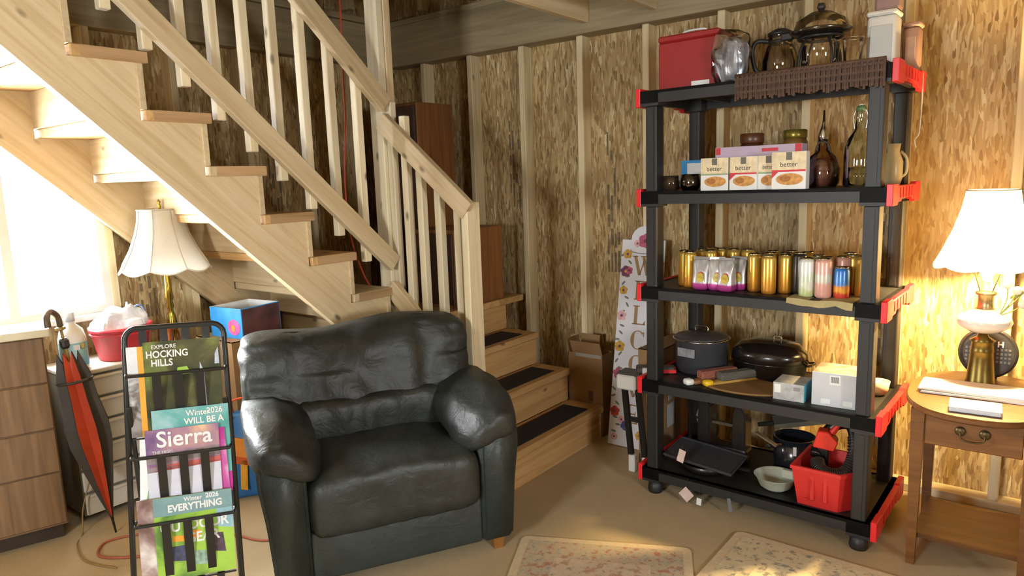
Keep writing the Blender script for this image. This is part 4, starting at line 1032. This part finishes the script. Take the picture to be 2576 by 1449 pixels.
# ------------------------------------------------------------------ beside the stairs
def welcome_sign():
    lean = math.atan2(.205, 1.16)
    o = thing('welcome_sign', 'tall white floral WELCOME board leaning against the studs', 'sign', T(-1.735, 3.235, 0) @ RX(-lean) @ RZ(.0))
    W, H = .128, 1.14
    pts = [(-W, .005), (W, .005), (W, H)]+[(.075*math.cos(R_(a)), H+.0+.075*math.sin(R_(a))) for a in range(0, 181, 15)]+[(-W, H)]
    obj('panel', prism(pts, 0, .012), mat('white_printed_board', 'd9d8dc', .5, var=.02), o)
    TAN = mat('tan_letter', '9a7c55', .6); t = -.0002
    def letter(c, z):
        bm = bmesh.new(); w, h = .052, .052
        def bar(x0, x1, z0, z1): box(x0, x1, t-.001, t, z+z0, z+z1, bm=bm)
        def strip(p, q, th): 
            a, b = Vector((p[0], 0, p[1]+z)), Vector((q[0], 0, q[1]+z)); d = (b-a).normalized(); nrm = Vector((-d.z, 0, d.x))*th
            prism([(a.x+nrm.x, a.z+nrm.z), (b.x+nrm.x, b.z+nrm.z), (b.x-nrm.x, b.z-nrm.z), (a.x-nrm.x, a.z-nrm.z)], t-.001, t, bm=bm)
        if c in 'EL':
            bar(-.032, -.012, -h, h); bar(-.042, -.002, -h, -h+.006); bar(-.042, -.002, h-.006, h); bar(-.032, .036, -h, -h+.007); prism([(.036, z-h), (.036, z-h+.026), (.02, z-h+.004)], t-.001, t, bm=bm)
            if c == 'E': bar(-.032, .032, h-.007, h); bar(-.02, .02, -.004, .004); bar(.028, .034, h-.024, h); bar(.016, .021, -.014, .014)
        elif c == 'W':
            strip((-.05, h), (-.018, -h), .009); strip((-.018, -h), (.008, h*.7), .004); strip((.0, h), (.026, -h), .009); strip((.026, -h), (.054, h), .004)
            for x in (-.05, .0, .052): bar(x-.017, x+.017, h-.005, h)
        elif c == 'M':
            bar(-.045, -.038, -h, h); strip((-.042, h), (0, -h*.8), .009); strip((0, -h*.8), (.04, h), .004); bar(.03, .05, -h, h)
            for x in (-.042, .04): bar(x-.016, x+.016, -h, -h+.006); 
        else:
            a0_, a1_ = (0, 360) if c == 'O' else (42, 318); n = 28
            for k in range(n):
                a = R_(a0_+(a1_-a0_)*k/n); b = R_(a0_+(a1_-a0_)*(k+1)/n)
                ri = lambda q: .044-.022*abs(math.cos(q))
                P = [(.044*math.cos(a), h*math.sin(a)), (.044*math.cos(b), h*math.sin(b)), (ri(b)*math.cos(b), h*.9*math.sin(b)), (ri(a)*math.cos(a), h*.9*math.sin(a))]
                prism([(x, z+y) for x, y in P], t-.001, t, bm=bm)
            if c == 'C': bar(.03, .036, .02, .045)
        obj('letter', bm, TAN, o, T(.008, 0, 0))
    for c, z in zip('WELCOME', (1.0, .865, .73, .595, .46, .325, .19)): letter(c, z)
    rnd = random.Random(11)
    FL = [mat('petal_'+n, c, .6, var=.25, scale=60) for n, c in (('plum', '6d3a58'), ('rose', 'b0556f'), ('amber', 'c59a3c'), ('blush', 'd3a7a6'), ('red', 'b8422f'), ('blue', '46548a'))]
    LF = mat('leaf_print', '6d7a6e', .6, var=.2)
    def bloom(x, z, r, m):
        bm = bmesh.new()
        for k in range(5):
            a = k*1.2566+x*9; prism(disc(x+r*.55*math.cos(a), z+r*.55*math.sin(a), r*.55, r*.5, 10), t-.001-.0002*k, t, bm=bm)
        obj('flower_print', bm, m, o)
        obj('flower_print', prism(disc(x, z, r*.28, r*.28, 8), t-.0026, t), FL[0] if m is not FL[0] else FL[2], o)
    for x, z, r, k in ((-.09, 1.06, .026, 2), (-.095, .965, .03, 0), (-.075, .97, .022, 1), (-.1, .86, .024, 2), (-.1, .72, .028, 3), (-.098, .55, .03, 2), (-.095, .40, .03, 1), (-.098, .19, .028, 4), (-.055, .15, .02, 3), (-.03, .12, .026, 5), (-.09, .05, .02, 3), (.012, 1.135, .04, 1), (-.035, 1.12, .02, 3), (.05, 1.11, .02, 4), (.105, 1.02, .024, 4), (.1, .62, .024, 5), (.1, .3, .026, 1), (.06, .08, .024, 2)): bloom(x, z, r, FL[k])
    for k in range(26):
        x = -.10+rnd.uniform(-.018, .03); z = .08+k*.039
        a = rnd.uniform(-1, 1)
        obj('leaf_print', prism(disc(0, 0, .016, .006, 8), t-.0008, t), LF, o, T(x, 0, z) @ RY(a))
    obj('arch_line', tube([(.075*math.cos(R_(a)), t, H-.055+.02*math.sin(R_(a))) for a in range(180, 361, 20)], .0025, 5), mat('grey_line_print', '8a8780', .6), o)
welcome_sign()
def carton(name, lab, x0, x1, y0_, y1_, h, m=CARD, flaps=True):
    o = thing(name, lab, 'box', T((x0+x1)/2, (y0_+y1_)/2, 0)); w, d = (x1-x0)/2, (y1_-y0_)/2; th = .004
    obj('front_side', box(-w, w, -d, -d+th, .0, h), m, o); obj('back_side', box(-w, w, d-th, d, 0, h), m, o)
    obj('end_side', box(-w, -w+th, -d+th, d-th, 0, h), m, o); obj('end_side', box(w-th, w, -d+th, d-th, 0, h), m, o); obj('bottom', box(-w, w, -d, d, 0, th), m, o)
    return o, w, d
o, w, d = carton('cardboard_box', 'open brown cardboard box squeezed between the stairs and the wall', -2.16, -1.935, 3.312, 3.44, .475)
obj('flap', box(-w, -w+.004, -d, d, 0, .09, M=RY(-.12)), CARD, o, T(0, 0, .475)); obj('flap', box(-w+.01, w-.09, -.002, .002, 0, .085, M=RX(-.1)), CARD, o, T(0, d-.004, .475))
obj('flap', box(-w+.03, w, -.08, 0, -.002, .002, M=RX(-1.2)), CARD, o, T(0, -d+.002, .475)); obj('tape', box(-w+.05, w-.01, -d-.001, -d, .455, .475), mat('grey_tape', '9a9790', .35), o); obj('printed_mark', box(.02, .05, -d-.001, -d, .2, .26), mat('brown_print', '5d432a', .7), o)
o, w, d = carton('cardboard_box', 'tall narrow cardboard carton behind the welcome board with a shipping label', -1.575, -1.462, 3.05, 3.44, .62)
obj('top', box(-w, w, -d, d, .616, .62), CARD, o)
obj('shipping_label', box(w, w+.001, -.10, -.02, .20, .32), mat('label_grey', 'a7a8a8', .5), o); obj('barcode_label', box(w, w+.001, -.09, -.05, .34, .42), mat('label_grey', 'a7a8a8'), o)
def folding_stool():
    o = thing('folding_stool', 'folded stool with flat black legs and white feet beside the shelving', 'stool', T(-1.575, 2.985, 0))
    for x in (0.0, .075):
        obj('leg', box(-.014, .014, -.012, .012, .085, .43, .003, M=T(0, 0, .0) @ RY(-.10)), BLACKMETAL, o, T(x, 0, 0))
        obj('foot', box(-.018, .018, -.016, .016, 0, .09, .005), PRW, o, T(x, 0, 0))
    obj('cross_bar', box(-.03, .06, -.006, .006, .26, .285), BLACKMETAL, o)
    obj('top_block', box(-.075, .03, -.03, .03, .425, .50, .008), PRW, o); obj('seat_panel', box(-.07, .05, -.02, .06, .50, .515, .004), mat('grey_plastic', '4a4640'), o)
folding_stool()
def speaker(name, lab, x0, x1, ya, yb, z0_, z1_):
    o = thing(name, lab, 'cabinet', T((x0+x1)/2, (ya+yb)/2, z0_)); w, d, h = (x1-x0)/2, (yb-ya)/2, z1_-z0_
    g = RY(-math.pi/2)    # grain upright
    def vpan(nm, a, b, c_, e): return obj(nm, box(0, h, c_, e, a, b, .002), WALNUT, o, g)
    # local x up after the turn: box spans (z, y, -x)
    bm = box(0, h, -d, d, -w, w, .004); obj('carcass', bm, WALNUT, o, g)
    obj('shaded_face', box(.02, h-.02, -d-.014, -d, -w+.01, w-.01, .003), pine('shaded_walnut', srgb('2e1b0f'), srgb('3b2414'), srgb('452b19'), knots=False), o, g)  # room-facing side darkened: its shade is put into the wood colour
    obj('plinth', box(-w+.01, w-.01, -d+.01, d-.01, -.0, .002), WALNUT, o)
speaker('wood_cabinet', 'tall walnut cabinet standing at the back of the stair landing', -3.38, -3.0, 3.02, 3.34, .761, 1.945)
speaker('wood_cabinet', 'low walnut cabinet at the front of the stair landing', -2.96, -2.60, 2.86, 3.285, .761, 1.205)

# ------------------------------------------------------------------ window corner
def brown_cabinet():
    A = math.atan2(.954, .3)
    o = thing('drawer_cabinet', 'brown wooden cabinet with grooved fronts and a cream top', 'cabinet', T(-3.262, 1.045, 0) @ RZ(A))
    W, D = .42, .215          # local x: 0 is the corner nearest the umbrella
    obj('carcass', box(-W, 0, .012, D, .07, .895), CABWOOD, o); obj('toe_kick', box(-W+.02, -.02, .05, D, 0, .07), mat('dark_toe_kick', '3a2c20', .8), o)
    for z0_, z1_ in ((.08, .305), (.31, .495), (.50, .695), (.70, .89)):
        obj('drawer_front', box(0, z1_-z0_, 0, .0125, .002, W-.002, .004), CABWOOD, o, T(0, 0, z0_) @ RY(-math.pi/2))
    obj('worktop', box(-W-.02, .025, -.03, D, .896, .93, .005, seg=2), mat('cream_worktop', 'cfc6a8', .35, var=.04), o)
brown_cabinet()
def white_drawers():
    o = thing('drawer_unit', 'white unit of shallow drawers below the window', 'drawers', T(-3.33, 1.45, 0))
    WP = mat('offwhite_plastic', 'c9c4b6', .5, var=.05)
    ya, yb, dp = -.31, .30, .30
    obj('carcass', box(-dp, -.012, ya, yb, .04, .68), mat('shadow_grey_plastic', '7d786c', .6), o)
    rnd = random.Random(2)
    for k in range(6):
        z = .045+k*.106
        dr = obj('drawer_front', box(-.012+rnd.uniform(-.002, .003), .004+rnd.uniform(0, .006), ya+.004, yb-.004, z, z+.094, .006, seg=2), WP, o)
        obj('lip', box(.003, .014, ya+.02, yb-.02, z+.080, z+.092, .003), WP, dr)
    obj('top', box(-dp, .012, ya-.005, yb+.005, .68, .70, .004), WP, o)
white_drawers()
def umbrella():
    tip, top = Vector((-3.155, 1.185, .0)), Vector((-3.24, 1.105, .93))
    ax = (top-tip); Ln = ax.length; ax.normalize()
    M = ax.to_track_quat('Z', 'X').to_matrix().to_4x4(); M.translation = tip
    o = thing('umbrella', 'closed black and orange umbrella with hooked handle leaning on the drawers', 'umbrella', M)
    n = 8
    zs = [(.075, .008), (.12, .018), (.25, .05), (.42, .088), (.50, .092), (.62, .075), (.72, .07), (.78, .06)]
    def ringpt(k, half, z, r, i):
        a = 2*math.pi*(k+half*.5)/n
        rr = r*(1.0 if half == 0 else .62); zz = z
        if i == len(zs)-1 and half == 0: zz += .045; rr *= .7
        return (rr*math.cos(a), rr*math.sin(a)*.85, zz)
    for k in range(n):
        bm = bmesh.new(); cols = []
        for i, (z, r) in enumerate(zs):
            cols.append([bm.verts.new(ringpt(k, 0, z, r, i)), bm.verts.new(ringpt(k, 1, z, r, i)), bm.verts.new(ringpt((k+1) % n, 0, z, r, i))])
        for p, q in zip(cols, cols[1:]):
            for j in range(2): bm.faces.new((p[j], p[j+1], q[j+1], q[j]))
        obj('canopy_panel', bm, mat('umbrella_orange', 'a8381a', .55, var=.15) if k in (2, 6) else mat('umbrella_black', '332b22', .6, var=.15), o, smooth=False)
    obj('tie_strap', tube([(.070*math.cos(a*.3927), .060*math.sin(a*.3927), .70) for a in range(16)], .006, 6, closed=True, flat=.6), mat('umbrella_black', '332b22'), o)
    obj('tip_rod', tube([(0, 0, 0), (0, 0, .10)], [.004, .007], 8), BLACKMETAL, o)
    obj('shaft', tube([(0, 0, .1), (0, 0, Ln)], .006, 8), mat('brass_shaft', 'a8905a', .3, .7), o)
    obj('runner', lathe([(.012, .84), (.018, .85), (.018, .875), (.012, .885)], 12), BLACKPL, o)
    obj('collar', lathe([(.008, Ln-.02), (.02, Ln-.015), (.02, Ln-.005), (.008, Ln)], 14), mat('brass_shaft', 'a8905a'), o)
    obj('hook_handle', tube(smoothpath([(0, 0, Ln), (0, 0, Ln+.04), (-.004, -.02, Ln+.065), (-.004, -.045, Ln+.07), (-.004, -.07, Ln+.05), (-.004, -.078, Ln+.01)], 6), .013, 10), mat('handle_brown', '4b3d2c', .4), o, smooth=True)
umbrella()
def window_lamp():
    o = thing('table_lamp', 'unlit brass lamp with a white scalloped bell shade by the window', 'lamp', T(-3.415, 1.655, .7005))
    BR = mat('polished_brass', '9a7a2e', .22, .95)
    obj('stem', lathe([(.07, 0), (.072, .01), (.05, .02), (.02, .035), (.014, .06), (.022, .08), (.026, .12), (.02, .16), (.012, .19), (.018, .21), (.014, .235), (.02, .25), (.016, .30), (.011, .40), (.011, .66)], 24), BR, o, smooth=True)
    n = 64; SM = shade_mat('cream_fabric_shade', 'dcd8cb', .35)
    prof = [(.205, .405), (.188, .43), (.150, .50), (.122, .57), (.106, .63), (.100, .685)]
    sh = obj('lamp_shade', lathe(prof, n, cap=False, fz=lambda a, i: -.02*abs(math.sin(a*4)) if i == 0 else 0), SM, o, smooth=True)
    SE = mat('shade_seam', 'a8a294', .7)
    for k in range(8):
        a = k*math.pi/4
        obj('seam', tube([((r+.0015)*math.cos(a), (r+.0015)*math.sin(a), z) for r, z in prof], .0022, 5), SE, sh)
    obj('top_trim', tube([(.1*math.cos(k*math.pi/16), .1*math.sin(k*math.pi/16), .685) for k in range(32)], .004, 6, closed=True), SE, sh)
    obj('bottom_trim', tube([(.205*math.cos(a), .205*math.sin(a), .405-.02*abs(math.sin(a*4))) for a in (k*math.pi/32 for k in range(64))], .0035, 5, closed=True), mat('shade_trim_cream', 'cfc9ba', .7), sh)
    obj('finial', lathe([(.004, .66), (.008, .70), (.005, .712), (.009, .722), (0, .735)], 12), BR, o, smooth=True)
    for k in range(3):
        a = k*2.094; obj('spider_arm', tube([(0, 0, .672), (.1*math.cos(a), .1*math.sin(a), .683)], .002, 5), BR, o)
window_lamp()
def jug():
    o = thing('detergent_bottle', 'white plastic bottle with a blue label on the drawer unit', 'bottle', T(-3.40, 1.20, .7005))
    obj('bottle', lathe([(.048, 0), (.055, .01), (.055, .14), (.045, .18), (.02, .205), (.018, .22)], 24), mat('white_plastic_bottle', 'e6e6e4', .35, var=.02), o, smooth=True)
    obj('cap', lathe([(.022, .218), (.02, .255), (.017, .258), (0, .258)], 18), mat('grey_white_cap', 'c5c7cc', .4), o, smooth=True)
    m = can_mat('blue_label', [(0, srgb('3a9fd8')), (.4, srgb('7fc0da')), (.7, srgb('9bcad2')), (1, srgb('86b9c4'))], metal=0, rough=.5, noise_amt=.1)
    obj('label', lathe([(.0556, .02), (.0556, .125)], 24, cap=False), m, o, smooth=True)
    obj('label_patch', box(-.0005, .0005, -.012, .012, .095, .118), PRW, o, T(.0562, -.005, 0) @ RZ(-.3)); obj('label_patch', box(-.0005, .0005, -.007, .007, .1, .12), mat('yellow_print', 'd8c050', .5), o, T(.0535, .02, 0) @ RZ(.35))
jug()
def bucket():
    o = thing('red_bucket', 'red plastic bucket full of crumpled clear bags on the drawer unit', 'bucket', T(-3.45, 1.43, .7005))
    RB = mat('pinkish_red_plastic', 'b8303a', .4, var=.06)
    obj('tub', lathe([(.10, 0), (.105, .006), (.128, .135), (.136, .137), (.136, .155), (.129, .155), (.122, .13), (.098, .01), (0, .01)], 32), RB, o, smooth=True)
    obj('rim_ridge', tube([(.131*math.cos(k*math.pi/18), .131*math.sin(k*math.pi/18), .125) for k in range(36)], .003, 6, closed=True), RB, o)
    c = thing('plastic_wrap', 'crumpled clear and white plastic wrap heaped in the red bucket', 'wrap', T(-3.45, 1.43, .73))
    def cr(p): q = p*(1+.35*noise.noise(p*19)); q.z += .03*max(0, noise.noise(p*32)); return q
    obj('wrap', pillow(.105, .105, .10, 2.4, 12, cr), mat('crumpled_white_film', 'd9dce2', .25, var=.12, scale=30), c, T(0, 0, .105))
    obj('peak', lathe([(.03, .17), (.018, .2), (.004, .25), (0, .252)], 7), mat('crumpled_white_film', 'd9dce2'), c, T(.02, .03, -.02))
    obj('blue_loop', tube(smoothpath([(.03, .03, .16), (.03, .05, .2), (.03, .09, .205), (.03, .11, .15)], 5), .005, 7), mat('slate_blue_wire', '6f7fa6', .4), c)
bucket()
o = thing('copper_mug', 'small copper-brown mug beside the lamp base on the drawer unit', 'mug', T(-3.375, 1.60, .7005))
obj('cup', lathe([(.03, 0), (.035, .01), (.034, .12), (.031, .12), (.031, .012), (0, .01)], 22), mat('copper_brown', '9a5a34', .3, .8, var=.3, scale=40), o, smooth=True); obj('handle', tube(smoothpath([(.0, .034, .03), (.0, .06, .04), (0, .06, .09), (0, .034, .1)], 4), .004, 6), mat('copper_brown', '9a5a34'), o)
# boxes under the stairs
o, w, d = carton('cardboard_box', 'closed brown carton under the stairs carrying the blue box', -3.40, -3.07, 1.76, 2.08, .742)
obj('top', box(-w, w, -d, d, .738, .742), CARD, o)
def gift_box():
    o = thing('printed_box', 'open bright blue box with pink picture on top of the carton', 'box', T(-3.215, 1.935, .7425) @ RZ(R_(8)))
    BLU = mat('bright_blue_print', '2f8fd6', .45, var=.25, scale=12); DK = mat('dark_red_blue_print', '4a2c30', .5, var=.6, scale=9); IN = mat('white_box_inside', 'd6d8d6', .6)
    w, d, h = .115, .12, .15
    obj('front_side', box(-w, w, -d, -d+.003, 0, h), BLU, o); obj('end_side', box(w-.003, w, -d, d, 0, h), BLU, o); obj('back_side', box(-w+.003, w-.003, d-.003, d, 0, h), IN, o); obj('end_side', box(-w, -w+.003, -d+.003, d, 0, h), IN, o); obj('bottom', box(-w+.003, w-.003, -d+.003, d-.003, 0, .003), IN, o)
    obj('picture', prism(disc(.055, .055, .045, .04, 14), -d-.001, -d), mat('pink_print', 'c85a9a', .5, var=.3, scale=30), o); obj('picture', prism(disc(.05, .05, .014, .018, 10), -d-.002, -d-.001), mat('orange_print', 'e0902c', .5), o)
    obj('dark_panel', box(w, w+.001, -d+.004, d-.004, .004, h-.004), DK, o)
gift_box()
def toy_bag():
    o = thing('printed_bag', 'blue shopping bag with orange and yellow print behind the armchair', 'bag', T(-2.985, 1.74, 0) @ RZ(R_(55)))
    def f(p): p.y += .02*noise.noise(p*9); p.x += .012*noise.noise(p*11+Vector((3, 0, 0))); return p
    obj('bag', pillow(.13, .05, .21, 7, 10, f), mat('blue_film', '2c69a0', .4, var=.15, scale=6), o, T(0, 0, .212), smooth=True)
    t = -.056
    for pts, c in (([(-.13, .25), (.10, .18), (.13, .27), (-.10, .33)], 'd8862a'), ([(-.12, .21), (.11, .14), (.1, .18), (-.13, .25)], 'c2501f'), ([(-.04, .06), (-.01, .05), (.0, .2), (-.03, .2)], 'd89a2a'), ([(-.13, .34), (-.07, .36), (-.05, .42), (-.1, .42)], 'c4481e'), ([(.03, .06), (.09, .05), (.1, .15), (.04, .16)], '2b2622')):
        obj('print', prism(pts, t-.004, t+.01), mat('bag_print_'+c, c, .45, var=.15), o)
    obj('handle', tube(smoothpath([(-.05, 0, .42), (-.045, 0, .48), (.045, 0, .48), (.05, 0, .42)], 5), .006, 7), mat('orange_handle', 'c8501f', .5), o)
toy_bag()

# ------------------------------------------------------------------ cords
ORC = mat('orange_cord', 'b8452c', .5, var=.06)
tag(obj('extension_cord', tube(smoothpath([(-2.74, 2.29, 2.9), (-2.74, 2.285, 2.34), (-2.74, 2.275, 2.067), (-2.74, 2.27, 1.787), (-2.74, 2.241, 1.502), (-2.74, 2.254, 1.228), (-2.745, 2.32, 1.03), (-2.77, 2.392, .93), (-2.775, 2.395, .84), (-2.76, 2.40, .77)], 8), .0045, 7), ORC, smooth=True), 'orange extension cord hanging down inside the upper stair railing', 'cord')
tag(obj('extension_cord', tube(smoothpath([(x, y, .0055) for x, y in ((-2.42, 1.60), (-2.544, 1.501), (-2.674, 1.461), (-2.728, 1.366), (-2.9, 1.29), (-3.02, 1.25), (-3.09, 1.12), (-2.988, 1.05), (-2.868, 1.12), (-2.80, 1.20), (-2.70, 1.22))], 6), .005, 7), mat('dull_red_cord', 'a0563c', .6), smooth=True), 'dull orange cord looped loosely on the floor by the magazine rack', 'cord')
tag(obj('lamp_cable', tube(smoothpath([(-3.305, 1.165, .22), (-3.30, 1.12, .1), (-3.26, 1.09, .004), (-3.17, 1.035, .004), (-2.996, 1.0, .004), (-2.834, 1.05, .004)], 6), .003, 6), mat('tan_cable', '8d7443', .5), smooth=True), 'thin tan cable running down the drawer unit to the floor', 'cable')

# ------------------------------------------------------------------ magazine rack
RK = T(-1.955, .945, 0) @ RZ(math.atan2(.854, .52)) @ T(-.030, 0, 0) @ RY(.028)
RH, RW = 1.09, .1325
SL = math.atan2(.16, RH)
def rack():
    o = thing('magazine_rack', 'black metal magazine rack with flat slats and three tiers', 'rack', RK)
    M = T(0, -.08, 0) @ RX(-SL)          # the slanted front frame: local z runs up the slope
    o2 = []
    r = .008; c = .035
    path = [(-RW-.022, 0, .0), (-RW, 0, RH-c)]+[(-RW+c-c*math.cos(R_(a)), 0, RH-c+c*math.sin(R_(a))) for a in (20, 40, 60, 80)]+[(RW-c+c*math.sin(R_(a)), 0, RH-c+c*math.cos(R_(a))) for a in (10, 30, 50, 70)]+[(RW, 0, RH-c), (RW+.012, 0, 0.008)]
    obj('front_frame', tube(path, r, 10), BLACKMETAL, o, M, smooth=True)
    for x in (-.085, -.03, .028, .083): obj('back_slat', box(x-.0105, x+.0105, -.001, .002, .20, RH-.002), BLACKMETAL, o, M)
    for z in (.945, .712, .521, .28):
        zz = z/math.cos(SL)
        t = obj('pocket_bar', tube([(-RW, 0, zz+.004), (-RW+.002, -.040, zz), (RW-.002, -.040, zz), (RW, 0, zz+.004)], .005, 8), BLACKMETAL, o, M)
        for x in (-.052, .005, .062): obj('pocket_slat', box(x-.0115, x+.0115, -.001, .001, -.183, 0), BLACKMETAL, o, M @ T(0, -.0415, zz) @ RX(.205))
        obj('pocket_floor', box(-RW+.006, RW-.006, -.010, .0, zz-.186, zz-.182), BLACKMETAL, o, M)
    for x in (-RW, RW): obj('rear_leg', tube([(x*.96, .02, .86), (x, .25, 0)], .007, 8), BLACKMETAL, o)
    obj('foot_bar', tube([(-RW, .25, .008), (RW, .25, .008)], .006, 8), BLACKMETAL, o)
rack()
def cover_mat(name, stops, sc, det=4.0, seed=0.0):
    m, nt, b = nodes_of(name)
    tc = N(nt, 'ShaderNodeTexCoord'); mp = N(nt, 'ShaderNodeMapping'); mp.inputs['Location'].default_value = (seed, seed*2, 0); L(nt, tc, 'Object', mp, 'Vector')
    nz = N(nt, 'ShaderNodeTexNoise', Scale=sc, Detail=det, Distortion=.5); L(nt, mp, 'Vector', nz, 'Vector')
    r = ramp(nt, [(p, srgb(c)) for p, c in stops]); L(nt, nz, 'Fac', r, 'Fac'); L(nt, r, 'Color', b, 'Base Color'); b.inputs['Roughness'].default_value = .35
    return m
INKW = mat('white_print', 'd4d4d0', .5, var=.02); PAGE = mat('page_edges', 'd8d6d0', .7, var=.04)
def magazine(lab, x, z0_, w, h, yoff, cover, texts=(), pics=(), name='magazine', th=.004, tilt=0.0, lean=.05):
    M = RK @ T(0, -.08, 0) @ RX(-SL) @ T(x, yoff, z0_/math.cos(SL)) @ RX(lean) @ RY(tilt)
    o = thing(name, lab, 'magazine', M, 'magazines in the rack')
    obj('pages', box(-w/2, w/2, 0, th, 0, h-.001), PAGE, o); obj('cover', box(-w/2, w/2, -.0012, -.0001, 0, h), cover, o)
    for (pts, m) in pics: obj('picture', prism(pts, -.002, -.0013), m, o)
    for body, size, tx, tz, m, bold, sx in texts: text(body, size, m, o, T(tx, -.0022, tz) @ UPR, bold=bold, sx=sx)
    return o
FOREST = cover_mat('forest_cover', ((.3, '1e2216'), (.45, '34391f'), (.55, '4d4a2a'), (.68, '6f7d3a')), 9)
FALLS = mat('waterfall_print', 'aab4c4', .4, var=.2, scale=50); LIME = mat('lime_print', '8fae3c', .5, var=.2, scale=60)
magazine('dark green forest magazine with a waterfall and white title', .018, .772, .205, .268, -.010, FOREST,
         [('EXPLORE', .016, -.048, .252, INKW, .0002, 1), ('HOCKING', .028, -.040, .230, INKW, .0006, .85), ('HILLS', .028, -.055, .205, INKW, .0006, .85)],
         [([(.035, .02), (.06, .02), (.055, .17), (.045, .2)], FALLS), ([(-.02, .165), (.02, .168), (.01, .19), (-.015, .188)], LIME), ([(.0, .02), (.1, .03), (.1, .07), (.03, .06)], mat('foam_print', 'c4d0dc', .4)), ([(.085, .19), (.098, .19), (.096, .24), (.087, .22)], FALLS)])
magazine('pale grey and white magazine behind the forest cover', -.068, .767, .12, .262, -.0045, cover_mat('grey_cover', ((.4, '8a857f'), (.5, '6a635e'), (.62, 'c9c9c8')), 14, seed=3), [], [([(-.06, .18), (-.02, .18), (-.02, .262), (-.06, .262)], mat('pale_panel_print', 'c8cacb', .5))])
magazine('orange-spined thin magazine between the pale and the forest covers', -.02, .767, .16, .262, -.0072, mat('orange_cover', 'd8962e', .45, var=.1), th=.002)
TEAL = cover_mat('teal_cover', ((.35, '3f8580'), (.5, '5c9c98'), (.65, '8fb4b4')), 8)
magazine('teal magazine marked Winter 2026 behind the purple sunset magazine', .03, .577, .205, .268, -.001, TEAL, [('Winter', .024, .02, .250, INKW, .0004, .9), ('2026', .024, .065, .252, INKW, .0004, .9), ('WILL BE A', .026, .035, .226, INKW, .0006, .9)], [([(.085, .0), (.1025, .0), (.1025, .06), (.085, .06)], mat('magenta_print', 'b02a8a', .5))], lean=.10)
SIER = cover_mat('purple_sunset_cover', ((.32, '56406e'), (.45, '8a6a86'), (.58, 'b08a86'), (.7, 'd6b48e')), 8, seed=5)
magazine('purple sunset magazine with large white title in the middle tier', .005, .540, .195, .25, -.006, SIER, [('Sierra', .066, .005, .218, INKW, .001, .95), ('THE HIGH', .013, -.055, .183, INKW, .0001, .9)],
         [([(-.0975, .0), (.0975, .0), (.0975, .14), (-.0975, .14)], mat('pale_lower_cover', 'bfc0ca', .5, var=.06)), ([(-.0975, .125), (.0975, .135), (.0975, .152), (-.0975, .14)], mat('red_band_print', 'b0534c', .5)), ([(-.0975, .15), (.0975, .157), (.0975, .185), (-.0975, .175)], mat('grey_photo_print', '776d6a', .5, var=.3, scale=40))], lean=.095)
magazine('white leaflet sticking out beside the purple sunset magazine', -.085, .535, .07, .23, -.003, mat('white_leaflet', 'd2d6d6', .5, var=.04), (), [([(-.02, .04), (-.005, .03), (.0, .08), (-.012, .09)], mat('leaf_green_print', '7f9a6a', .5))], name='leaflet', th=.002, tilt=.06, lean=.097)
magazine('magenta and white leaflet at the slat end of the middle tier', .100, .545, .05, .23, -.003, cover_mat('magenta_cover', ((.4, 'a0287c'), (.55, 'b85a98'), (.65, 'd2cbd2')), 7), name='leaflet', th=.002, tilt=-.03, lean=.097)
OUTD = cover_mat('green_outdoor_cover', ((.3, '2f4a34'), (.45, '5a7f3a'), (.55, '8fb446'), (.7, '9cc24e')), 7, seed=8)
SKYB = mat('sky_blue_print', '86aab4', .5, var=.15, scale=20)
magazine('bright green outdoor gear magazine in the bottom tier of the rack', .022, .345, .21, .25, -.006, OUTD,
         [('Winter', .018, .0, .237, INKW, .0003, .9), ('2026', .020, .052, .239, INKW, .0005, .9), ('EVERYTHING', .029, .005, .214, INKW, .0009, .85), ('OUTDOOR', .042, .0, .158, INKW, .001, .85), ('GEAR', .042, .02, .118, INKW, .001, .85)],
         [([(-.105, .195), (.105, .195), (.105, .2495), (-.105, .2495)], mat('slate_teal_print', '6f8e90', .5, var=.15, scale=25)), ([(.06, .14), (.105, .13), (.105, .195), (.06, .195)], SKYB), ([(-.08, .06), (-.02, .05), (-.02, .1), (-.08, .1)], mat('rider_print', '3d3f5a', .5, var=.5, scale=50)), ([(.03, .07), (.08, .06), (.075, .12), (.035, .125)], mat('rider_print2', '4a3a4a', .5, var=.5, scale=60)), ([(-.03, .04), (.03, .03), (.025, .075), (-.025, .08)], mat('teal_orange_print', '7f9a8a', .5, var=.5, scale=70)), ([(-.06, .115), (-.03, .112), (-.03, .13), (-.06, .132)], mat('orange_print', 'e0902c')), ([(-.01, .115), (.015, .115), (.015, .14), (-.01, .14)], mat('orange_print', 'e0902c'))], lean=.10)
magazine('brownish photo magazine behind the bright green outdoor magazine', -.075, .345, .10, .25, -.002, cover_mat('brown_photo_cover', ((.35, '6a4f4a'), (.5, 'a08a84'), (.65, 'cfc8c4')), 11, seed=2), th=.003, lean=.09)
